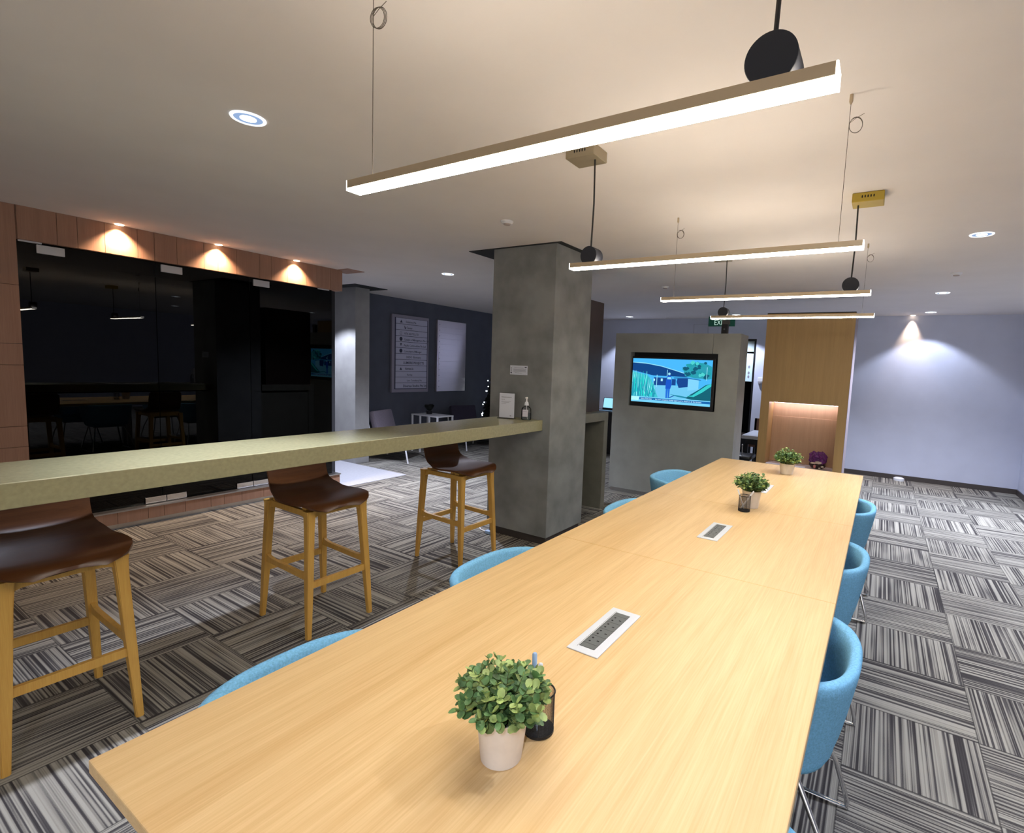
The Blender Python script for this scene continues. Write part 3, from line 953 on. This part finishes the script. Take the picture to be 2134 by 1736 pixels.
# reception desk with a laptop, far back
t = thing('reception_desk', 'black desk far back between the column and the media wall', 'desk', (-4.55, 8.7, 0))
b = BM(); box(b, -.75, .80, -.30, .30, .755, .785, .003); part('desktop', b, M['black'], t)
b = BM(); box(b, -.75, .80, -.27, -.25, 0, .755); part('modesty_panel', b, M['black'], t)
for sx in (-.74, .77):
    b = BM(); box(b, sx, sx + .02, -.25, .28, 0, .755); part('side_panel', b, M['black'], t)
t = thing('laptop', 'open laptop with a glowing pale blue screen on the black desk', 'laptop', (-4.37, 8.56, .785), R(2))
b = BM(); box(b, -.155, .155, -.12, .10, 0, .016, .004); ba = part('keyboard_base', b, mat('screen_reflection_blue', (.20, .33, .46), .35), t)  # blue colour paints the screen's reflection on the base
b = BM(); box(b, -.135, .135, -.03, .08, .016, .0175); part('keys', b, M['black'], ba)
rt = Matrix.Translation((0, .10, .014)) @ Matrix.Rotation(R(-14), 4, 'X')
b = BM(); box(b, -.155, .155, -.004, .006, .0, .235, .003, rt); li = part('lid', b, M['black'], t)
b = BM(); box(b, -.143, .143, -.006, -.0045, .040, .225, 0, rt); part('screen', b, emit('laptop_screen', (.30, .68, 1), .95), li)
b = BM(); box(b, .045, .13, -.0072, -.0062, .185, .195, 0, rt); [box(b, .045, .045 + l, -.0072, -.0062, z, z + .005, 0, rt) for z, l in ((.165, .07), (.15, .05), (.13, .06), (.11, .045))]
part('window_lines', b, emit('laptop_lines', (.10, .38, .66), .8), li)

# ================================================================== MEDIA WALL WITH TELEVISION
t = thing('media_wall', 'free-standing grey media wall block with a recessed television', 'partition', (-2.18, 5.93, 0))
X = lambda x: x + 2.18
b = BM()
xa, xb = X(-2.955), X(-1.40)
rx0, rx1, rz0, rz1 = X(-2.735), X(-1.640), 1.130, 1.803
box(b, xa, xb, .12, .36, .05, 2.035)
box(b, xa, rx0, 0, .12, .05, 2.035); box(b, rx1, xb, 0, .12, .05, 2.035); box(b, rx0, rx1, 0, .12, .05, rz0); 
box(b, rx0, X(-1.708), 0, .12, rz1, 2.035); box(b, X(-1.704), rx1, 0, .12, rz1, 2.035)
part('block', b, M['concrete_tv'], t)
b = BM(); box(b, xa + .02, xb - .02, .02, .34, 0, .05); part('kick_strip', b, M['steel'], t)
b = BM(); box(b, rx0, rx1, .116, .1195, rz0, rz1); part('recess_lining', b, M['black'], t)

tv = thing('television', 'flat television showing a bright blue-green street scene in the grey media wall', 'television', (-2.19, 5.945, 1.135), 0)
b = BM(); box(b, -.525, .525, 0, .06, 0, .612, .004); part('bezel', b, M['black'], tv)
b = BM(); box(b, -.40, .40, .06, .105, .12, .50); part('wall_bracket', b, M['black_metal'], tv)
sw, sh_ = 1.005, .540
sx0, sz0 = -.5025 - .012, .052
def S(u, v): return (sx0 + u * sw, sz0 + v * sh_)
b = BM(); x0_, z0_ = S(0, 0); x1_, z1_ = S(1, 1)
box(b, x0_, x1_, -.0008, 0.0005, z0_, z1_)
scn = part('screen', b, emit('tv_sky', (.07, .48, .95), .78), tv)
def pic(name, pts, color, e=1.0, lay=1):
    bm = BM()
    for pp in pts:
        poly(bm, [(S(u, v)[0], -.0008 - .0004 * lay, S(u, v)[1]) for u, v in pp])
    o = part(name, bm, emit('tv_' + name, (color[0] * .8 + .006, color[1] + .02, color[2] + .05), e * .78), scn)
    return o
rr = random.Random(5)
pic('pavement', [[(0, .12), (1, .12), (1, .35), (.62, .42), (.28, .40), (0, .40)]], (.22, .62, .93), .9, 1)
pic('roof', [[(0, .90), (.18, .885), (.38, .83), (.55, .75), (.73, .66), (.70, .62), (.45, .62), (.28, .62), (0, .72)]], (.004, .05, .22), .9, 1)
pic('roof_edge', [[(0, .915), (.18, .90), (.38, .845), (.55, .765), (.745, .67), (.73, .66), (.55, .75), (.38, .83), (.18, .885), (0, .90)]], (.40, .80, 1), 1, 2)
pic('shed', [[(.29, .40), (.46, .41), (.46, .58), (.29, .58)], [(.52, .42), (.57, .42), (.57, .56), (.52, .56)], [(.61, .37), (.72, .40), (.72, .60), (.59, .59), (.58, .50)]], (.008, .05, .26), .9, 2)
pic('hut', [[(.72, .32), (.85, .36), (.85, .56), (.72, .58)]], (.28, .66, .95), .95, 3)
pic('hut_roof', [[(.54, .595), (.70, .61), (.88, .57), (.87, .555), (.71, .585), (.55, .575)]], (.02, .16, .42), .9, 4)
crown = []
for k in range(46):
    u, v = rr.uniform(.66, .99), rr.uniform(.58, .97)
    if (u - .83) ** 2 / .032 + (v - .78) ** 2 / .034 > 1: continue
    s = rr.uniform(.02, .045)
    crown.append([(min(.998, u + s * math.cos(a) * rr.uniform(.6, 1.1)), v + 1.5 * s * math.sin(a) * rr.uniform(.5, 1)) for a in [2 * PI * q / 7 for q in range(7)]])
pic('tree_mass', [[(.68, .64), (.66, .74), (.70, .86), (.78, .93), (.90, .94), (.998, .86), (.998, .60), (.93, .58), (.88, .60), (.80, .60)]], (.03, .34, .42), .95, 2)
pic('tree_crown', crown[: len(crown) // 2], (.02, .36, .40), .9, 3)
pic('tree_shade', crown[len(crown) // 2: -4], (.005, .10, .16), .9, 4)
pic('tree_light', crown[-4:], (.10, .66, .62), .95, 5)
reeds, reeds2, reeds3 = [], [], []
for k in range(120):
    u, h = rr.uniform(0, .32), 0
    h = .68 * (1 - max(0, u - .18) * 3.6) * rr.uniform(.55, 1.0)
    w = rr.uniform(.004, .010)
    l = rr.uniform(-.03, .03)
    v0 = rr.uniform(.10, .30)
    (reeds, reeds2, reeds3)[k % 3].append([(max(0, u - w), v0), (u + w, v0), (max(0.002, u + l + .001), max(v0 + .06, h + .06)), (max(0.001, u + l - .001), max(v0 + .06, h + .06))])
pic('reed_mass', [[(0, .10), (.36, .10), (.30, .34), (.26, .52), (.20, .62), (.10, .66), (0, .70)]], (.08, .62, .70), .85, 2)
pic('reeds_pale', reeds, (.36, .86, .90), 1, 3)
pic('reeds_green', reeds2, (.02, .72, .62), .95, 4)
pic('reeds_dark', reeds3, (.02, .34, .46), .9, 5)
pic('bush', [[(.70, .15), (.85, .10), (1, .06), (1, .50), (.93, .46), (.86, .36), (.76, .24)]], (.006, .12, .15), .9, 4)
pic('bush_light', [[(.70, .20), (.78, .22), (.88, .36), (.95, .46), (1, .50), (1, .44), (.90, .30), (.80, .19)]], (.05, .62, .60), .95, 5)
pic('shade_strip', [[(.50, .215), (.62, .20), (.74, .17), (.72, .145), (.60, .17)]], (.02, .26, .38), .9, 3)
pic('walker_body', [[(.445, .33), (.505, .33), (.52, .42), (.515, .60), (.50, .64), (.475, .64), (.455, .60), (.445, .44)]], (.01, .09, .60), .9, 6)
pic('walker_legs', [[(.452, .12), (.472, .12), (.478, .34), (.450, .34)], [(.480, .13), (.498, .13), (.503, .34), (.478, .34)]], (.02, .16, .72), .9, 6)
pic('walker_vest', [[(.462, .55), (.512, .55), (.510, .60), (.464, .60)]], (.35, .75, 1), .95, 7)
pic('walker_head', [[(.485 + .016 * math.cos(a), .672 + .030 * math.sin(a)) for a in [2 * PI * q / 10 for q in range(10)]]], (.45, .80, .95), .95, 7)
pic('walker_shadow', [[(.46, .115), (.49, .12), (.565, .185), (.55, .19)]], (.01, .08, .35), .9, 5)
pic('post', [[(.937, .56), (.944, .56), (.944, .85), (.937, .85)], [(.325, .36), (.333, .36), (.333, .64), (.325, .64)], [(.455, .62), (.462, .62), (.462, .76), (.455, .76)]], (.40, .80, .96), .95, 6)
pic('signs', [[(.38, .50), (.405, .50), (.405, .56), (.38, .56)], [(.285, .50), (.305, .50), (.305, .55), (.285, .55)]], (.55, .88, 1), 1, 6)
pic('ticker_band', [[(0, 0), (1, 0), (1, .125), (0, .125)]], (.24, .66, .95), .95, 6)
pic('ticker_dark', [[(.11, .055), (1, .055), (1, .105), (.11, .105)]], (.01, .13, .42), .9, 7)
pic('channel_plate', [[(0, .03), (.10, .03), (.11, .12), (0, .12)]], (.55, .90, .95), 1, 8)
b = BM(); text(b, 'time of the year 'r'  -  the new company money approved in detail on all the known', .0285, (S(.13, .064)[0], -.0044, S(0, .064)[1]), (.82, 0, 0), (0, 0, 1))
part('ticker_text', b, emit('tv_ticker_text', (.55, .85, 1), .95), scn)

t = thing('ceiling_camera', 'small black device with a grey cap standing on top of the grey media wall', 'device', (-1.625, 6.08, 2.035))
b = BM(); box(b, -.035, .035, -.03, .03, 0, .115, .004); part('body', b, M['black'], t)
b = BM(); box(b, -.033, .048, -.032, .032, .115, .165, .006); part('cap', b, mat('dark_grey_cap', (.06, .058, .055), .5), t)
b = BM(); cyl(b, (0, -.031, .06), (0, -.034, .06), .010, None, 14); part('lens', b, M['socket_grey'], t)

# exit sign
t = thing('exit_sign', 'green hanging exit sign near the back wall, half hidden behind the last lamp', 'exit sign', (-2.47, 9.0, 2.475))
b = BM(); box(b, -.225, .225, -.02, .02, -.085, .085, .003); sg = part('sign_box', b, M['green'], t)
b = BM(); text(b, 'EXIT', .125, (-.125, -.021, -.062), (.78, 0, 0), (0, 0, 1)); part('lettering', b, emit('exit_letters', (.62, .95, .82), .55), sg)
for sx in (-.15, .15):
    b = BM(); cyl(b, (sx, 0, .085), (sx, 0, H - 2.475), .006, None, 8); part('hanger', b, M['alu'], t)

# card reader and access panel on the back wall
t = thing('card_reader', 'white wall box with a grey knob on the lavender wall left of the booth', 'card reader', (-1.885, 9.75, 1.485))
b = BM(); box(b, -.065, .065, -.03, 0, -.02, .05, .006); part('box', b, M['white_plastic'], t)
b = BM(); lathe(b, [(.05, -.06), (.055, -.04), (.05, -.02)], (0, -.02, 0), 16); part('knob', b, mat('grey_knob', (.30, .29, .31), .5), t, True)
t = tag(part('access_panel', (lambda bm: ([box(bm, *q) for q in ((-3.20, -2.92, 9.744, 9.75, 2.50, 2.503), (-3.20, -2.92, 9.744, 9.75, 2.31, 2.313), (-3.20, -3.197, 9.744, 9.75, 2.31, 2.503), (-2.923, -2.92, 9.744, 9.75, 2.31, 2.503))], bm)[1])(BM()), M['pale_ink']), 'thin outline of an access panel high on the back wall', 'access panel')
t = tag(part('floor_disc', (lambda bm: (lathe(bm, [(.075, 0), (.075, .035), (.05, .05)], (.34, 9.66, 0), 20), bm)[1])(BM()), M['white_plastic'], None, True), 'small white round fitting on the floor at the foot of the lavender wall', 'floor fitting')

# ================================================================== WOODEN BOOTH
BX0, BX1, BY0, BY1, BZ = -1.332, -.342, 6.95, 7.48, 2.36
t = thing('booth', 'tall wooden high-back booth with a lit seat niche beyond the table', 'booth', (-.837, 6.95, 0))
q = .837
b = BM()
nx0, nx1, nz = -1.226 + q, -.440 + q, 1.248
box(b, BX0 + q, nx0, 0, .53, 0, BZ); box(b, nx1, BX1 + q, 0, .53, 0, BZ); box(b, nx0, nx1, 0, .53, nz, BZ)
part('casing', b, M['booth_wood'], t)
b = BM(); box(b, BX1 + q, BX1 + q + .004, .0, .53, 0, BZ); part('lit_side_skin', b, mat('cool_light_mauve', (.26, .22, .24), .6), t)  # mauve skin painting the cool light on the booth's side
b = BM(); box(b, nx0, nx1, .33, .53, .44, nz); part('niche_back', b, M['booth_back'], t)
b = BM(); box(b, nx0, nx1, .318, .33, .44, 1.055, .004); part('back_pad', b, M['booth_back'], t)
b = BM(); box(b, nx0, nx1, .0, .53, 0, .38); part('seat_base', b, M['booth_wood'], t)
b = BM(); box(b, nx0 + .002, nx1 - .002, .005, .316, .38, .44, .008); part('seat_pad', b, M['pale_seat'], t)
b = BM(); box(b, nx0 + .01, nx1 - .01, .24, .26, nz - .012, nz - .002); part('led_strip', b, emit('booth_led', (.88, .80, 1), 26), t)
b = BM(); box(b, BX0 + q, BX1 + q, .0, .53, BZ, BZ + .012); part('top_edge', b, M['shadow_gap'], t)  # dark slab painting the shadow line along the booth top

# purple bundle on the booth seat
t = thing('purple_bundle', 'ruffled purple bundle with beige and pink bits on the booth seat', 'bundle', (-.62, 7.09, .44))
rnd = random.Random(4)
def lump(bm, c, s, n=10, k=.35, seed=0):
    r0 = random.Random(seed)
    rings = []
    for i in range(n):
        th = PI * (i + .02) / (n - 1 + .04)
        rings.append([Vector(c) + Vector((s[0] * math.sin(th) * math.cos(2 * PI * j / 14) * (1 + r0.uniform(-k, k)), s[1] * math.sin(th) * math.sin(2 * PI * j / 14) * (1 + r0.uniform(-k, k)), s[2] * math.cos(th) * (1 + r0.uniform(-k, k) * .5))) for j in range(14)])
    loft(bm, rings)
b = BM()
for i in range(9):
    a = 2 * PI * i / 9
    lump(b, (.055 * math.cos(a), .035 * math.sin(a), .135 + .02 * math.sin(3 * a)), (.045, .04, .062), 9, .4, i)
lump(b, (0, 0, .13), (.07, .05, .05), 9, .3, 40)
part('ruffle', b, M['purple'], t)
b = BM(); lump(b, (0, .01, .05), (.095, .065, .062), 10, .12, 21); part('wrapping', b, M['dark_wrap'], t)
b = BM(); lump(b, (-.045, -.062, .072), (.034, .012, .012), 7, .25, 31); lump(b, (.012, -.064, .083), (.045, .012, .018), 7, .25, 32); lump(b, (.062, -.056, .035), (.018, .012, .012), 7, .2, 33); lump(b, (.03, -.064, .012), (.014, .012, .012), 7, .1, 34); part('beige_trinkets', b, M['beige'], t)
b = BM(); lump(b, (-.025, -.064, .030), (.016, .012, .024), 7, .2, 35); part('pink_trinket', b, M['pink'], t)
for (x, w, lb) in ((-1.13, .09, 'small pale card lying on the booth seat, left of the far plant'), (-.83, .08, 'small pale card lying on the booth seat, right of the far plant')):
    b = BM(); box(b, -w, w, -.05, .05, 0, .008, .002)
    o = part('pale_card', b, M['paper']); o.location = (x, 7.02, .44); tag(o, lb, 'card', 'pale cards on the booth seat')

# white table, wooden chair and dark stool behind the booth
t = thing('white_table', 'low white table seen between the media wall and the booth', 'table', (-1.25, 8.0, 0))
b = BM(); box(b, -.43, .40, -.42, .42, .66, .71, .004); part('tabletop', b, mat('white_laminate', (.62, .66, .76), .3), t)
b = BM(); box(b, -.38, .35, -.38, .38, .58, .66); part('under_frame', b, M['black_metal'], t)
for sx, sy in ((-.36, -.36), (.33, -.36), (-.36, .36), (.33, .36)):
    b = BM(); box(b, sx - .02, sx + .02, sy - .02, sy + .02, 0, .58); part('leg', b, M['black_metal'], t)
t = thing('wooden_chair', 'brown wooden chair whose back shows above the white table', 'chair', (-1.58, 8.75, 0))
b = BM(); box(b, -.20, .20, .16, .19, .62, .86, .006); part('backrest', b, mat('brown_chair_wood', (.17, .085, .055), .5), t)
b = BM(); box(b, -.20, .20, -.20, .20, .42, .46, .006); part('seat', b, mat('brown_seat_wood', (.17, .085, .055), .5), t)
for sx in (-.18, .18):
    for sy in (-.18, .175):
        b = BM(); box(b, sx - .015, sx + .015, sy - .015, sy + .015, 0, .42 if sy < 0 else .86); part('leg', b, M['black_metal'], t)
t = thing('black_swivel_chair', 'black swivel chair with a chrome knob in the gap beside the media wall', 'chair', (-1.62, 7.28, 0))
b = BM(); box(b, -.20, .18, -.18, .20, .42, .48, .02); part('seat', b, M['black'], t, True)
b = BM(); cyl(b, (0, 0, .06), (0, 0, .42), .02, None, 12); part('gas_column', b, M['chrome'], t)
b = BM()
for k in range(5):
    a = 2 * PI * k / 5 + .3
    tube(b, [(0, 0, .09), (.22 * math.cos(a), .22 * math.sin(a), .035)], [.018, .010], 8)
part('star_base', b, M['black'], t)
b = BM()
for k in range(5):
    a = 2 * PI * k / 5 + .3
    cyl(b, (.22 * math.cos(a) - .012, .22 * math.sin(a), .025), (.22 * math.cos(a) + .012, .22 * math.sin(a), .025), .025, None, 12)
part('castors', b, M['black'], t)
b = BM(); lump(b, (.055, -.12, .62), (.012, .012, .018), 8, 0, 1); cyl(b, (.055, -.10, .48), (.055, -.12, .62), .006, None, 8); part('chrome_knob', b, M['chrome'], t, True)

# ================================================================== LOUNGE CORNER (far left)
def board(y0, y1, label, m, lines):
    t = thing('directory_board', label, 'directory board', (-7.047, (y0 + y1) / 2, 1.68))
    w = (y1 - y0) / 2
    bm = BM(); box(bm, 0, .045, -w, w, -.655, .655, .003); bd = part('backing', bm, m, t)
    if lines:
        bm = BM(); box(bm, .045, .0465, -w + .055, w - .03, -.60, .605); part('dark_inset', bm, mat('navy_inset', (.035, .035, .07), .6), t)
    return t, w
t, w = board(5.75, 6.555, 'left directory board on the slate wall, pale strips with dark company names', mat('grey_board', (.30, .28, .34), .5, .3), True)
rows = [('   Solutions Pte', '\u25b2', 0), ('Caesar', '\u2666', 1), ('NTA SG PTE LTD', '\u25a1', 0), ('Catalyst of Management Pte Ltd', '\u25cf', 0), ('Pacific Commodities Pte Ltd', '\u25bc', 0), ('Consultant of Manager', '\u25cf', 0),
        ('DEDO  Biometry', '', 1), ('LUMIERE PROJECTS', '', 2), ('Annex.is', '\u25b2', 3), ('Kerning', '', 4), ('Lore  Consultancy Pte', '', 4), ('Diversus Studios Pte Ltd', '', 2)]
hgt = 1.195 / 12
for i, (s, sym, kd) in enumerate(rows):
    z1 = .600 - i * hgt
    bm = BM(); box(bm, .045, .051, -w + .075, w - .045, z1 - hgt + .007, z1, .001)
    sp_ = part('name_strip', bm, mat('pale_strip', (.50, .50, .62), .45, .2), t)
    bm = BM()
    y0 = -w + .075
    sz = {0: .046, 1: .050, 2: .058, 3: .056, 4: .040}[kd]
    off = {0: .17, 1: .22, 2: .16, 3: .20, 4: .24}[kd]
    text(bm, s, sz, (.0516, y0 + off, z1 - hgt * .70), (0, .92, 0), (0, 0, 1), 'LEFT', .0012 if kd in (2, 3) else .0006)
    if sym == '\u25b2': poly(bm, [(.0516, y0 + .08, z1 - .075), (.0516, y0 + .135, z1 - .075), (.0516, y0 + .108, z1 - .028)])
    elif sym == '\u25bc': poly(bm, [(.0516, y0 + .085, z1 - .022), (.0516, y0 + .125, z1 - .022), (.0516, y0 + .105, z1 - .072)])
    elif sym == '\u25cf': poly(bm, [(.0516, y0 + .105 + .032 * math.cos(a), z1 - .048 + .034 * math.sin(a)) for a in [2 * PI * k / 16 for k in range(16)]])
    elif sym == '\u2666': poly(bm, [(.0516, y0 + .17, z1 - .015), (.0516, y0 + .20, z1 - .05), (.0516, y0 + .205, z1 - .075), (.0516, y0 + .185, z1 - .080)])
    elif sym == '\u25a1':
        for q4 in ((.08, .124, .030, .035), (.08, .124, .070, .075), (.08, .085, .03, .075), (.119, .124, .03, .075)): box(bm, .0512, .0518, y0 + q4[0], y0 + q4[1], z1 - q4[3], z1 - q4[2])
    part('lettering', bm, M['ink'], sp_)
t, w = board(6.765, 7.515, 'right directory board on the slate wall, blank brushed metal strips', M['board_steel'], False)
for i in range(12):
    z1 = .625 - i * .1035
    bm = BM(); box(bm, .045, .050, -w + .03, w - .03, z1 - .098, z1, .001); part('name_strip', bm, M['board_steel'], t)
bm = BM()
for i in range(12): lathe(bm, [(.008, 0), (.007, .004)], (0, 0, 0), 8); [setattr(v, 'co', Vector((.050 + v.co.z, -w + .05 + v.co.x, .575 - i * .1035 + v.co.y))) for v in list(bm.verts)[-16:]]
part('strip_pins', bm, M['pale_ink'], t)

def lounge_chair(label, loc, rz, m):
    """local: faces +Y"""
    t = thing('lounge_chair', label, 'lounge chair', loc, rz)
    rt = Matrix.Translation((0, -.20, .36)) @ Matrix.Rotation(R(16), 4, 'X')
    bm = BM(); box(bm, -.27, .27, -.05, .05, 0, .42, .03, rt); part('backrest', bm, m, t, True)
    bm = BM(); box(bm, -.27, .27, -.24, .30, .30, .40, .03); part('seat', bm, m, t, True)
    for s in (-1, 1):
        bm = BM(); tube(bm, [(s * .29, -.36, .0), (s * .29, -.27, .30), (s * .29, -.335, .56)], .012, 8)
        tube(bm, [(s * .29, -.27, .30), (s * .29, .25, .34), (s * .29, .28, .30), (s * .29, .34, .0)], .012, 8)
        part('frame', bm, M['white_metal'], t, True)
    bm = BM(); box(bm, -.29, .29, -.27, -.25, .28, .30); box(bm, -.29, .29, .27, .29, .28, .30); part('cross_bar', bm, M['white_metal'], t)
    return t
lounge_chair('grey-mauve lounge chair with white legs by the pale pier', (-6.50, 5.47, 0), R(-70), M['seat_fabric'])
lounge_chair('dark plum lounge chair with white legs beyond the side table', (-6.50, 7.16, 0), R(-105), M['plum_fabric'])
t = thing('side_table', 'white wire-frame side table between the two lounge chairs', 'side table', (-6.62, 6.32, 0))
b = BM(); box(b, -.33, .31, -.19, .19, .635, .655, .003); part('tabletop', b, M['white_metal'], t)
for sx, sy in ((-.315, -.175), (.295, -.175), (-.315, .175), (.295, .175), (-.12, -.175), (.10, -.175)):
    b = BM(); box(b, sx - .012, sx + .012, sy - .012, sy + .012, 0, .635); part('leg', b, M['white_metal'], t)
t = thing('dark_plant', 'small dark plant standing on the white side table', 'potted plant', (-6.75, 6.36, .655))
b = BM(); lathe(b, [(.05, 0), (.06, .06)], n=20); part('pot', b, M['black'], t, True)
b = BM(); rd = random.Random(2)
for i in range(40):
    a, l = rd.uniform(0, 2 * PI), rd.uniform(.06, .13)
    leaf(b, Vector((.02 * math.cos(a), .02 * math.sin(a), .06)), Vector((math.cos(a) * rd.uniform(.2, 1), math.sin(a) * rd.uniform(.2, 1), 1)), l * .5, .5)
part('foliage', b, M['dark_leaf'], t, fix=False)

# little lit Christmas tree half behind the column
t = thing('christmas_tree', 'dark Christmas tree with tiny white lights half hidden behind the column', 'Christmas tree', (-6.50, 7.95, 0))
b = BM(); rd = random.Random(7)
for i in range(900):
    z = .15 + 1.95 * rd.random() ** 1.15
    r_ = .46 * (1 - z / 2.25)
    a = rd.uniform(0, 2 * PI)
    p = Vector((r_ * .35 * math.cos(a), r_ * .35 * math.sin(a), z + .06))
    q_ = Vector((r_ * math.cos(a) * rd.uniform(.8, 1.05), r_ * math.sin(a) * rd.uniform(.8, 1.05), z - .03))
    s_ = Vector((-math.sin(a), math.cos(a), 0)) * .05
    u_ = Vector((0, 0, .025))
    m_ = p.lerp(q_, .6)
    for w_ in (s_, u_ * 1.6): poly(b, [p, m_ + w_, q_, m_ - w_])
part('needles', b, M['tree'], t, fix=False)
b = BM(); cyl(b, (0, 0, .03), (0, 0, 1.9), .03, .008, 10); part('trunk', b, M['tree'], t)
b = BM(); lathe(b, [(.16, 0), (.16, .02), (.05, .04)], n=20); part('stand', b, M['black'], t)
ELs = emit('tree_light', (.80, .92, 1), 9)
import itertools
for i, (dx, dy, z) in enumerate(((-.20, -.10, 1.24), (-.23, -.05, 1.12), (-.24, -.10, 1.03), (-.20, -.12, 1.03), (-.30, -.08, .80), (-.28, -.14, .76), (-.33, -.08, .60), (-.32, -.12, .565), (-.36, -.05, .565), (-.22, -.22, .55), (0, -.2, 1.4), (.1, -.25, 1.0), (.2, -.25, .7), (.05, -.1, 1.7))):
    b = BM(); lathe(b, [(.003, -.009), (.009, -.005), (.009, .005), (.003, .009)], (dx, dy, z), 10); part('fairy_light', b, ELs, t, True)
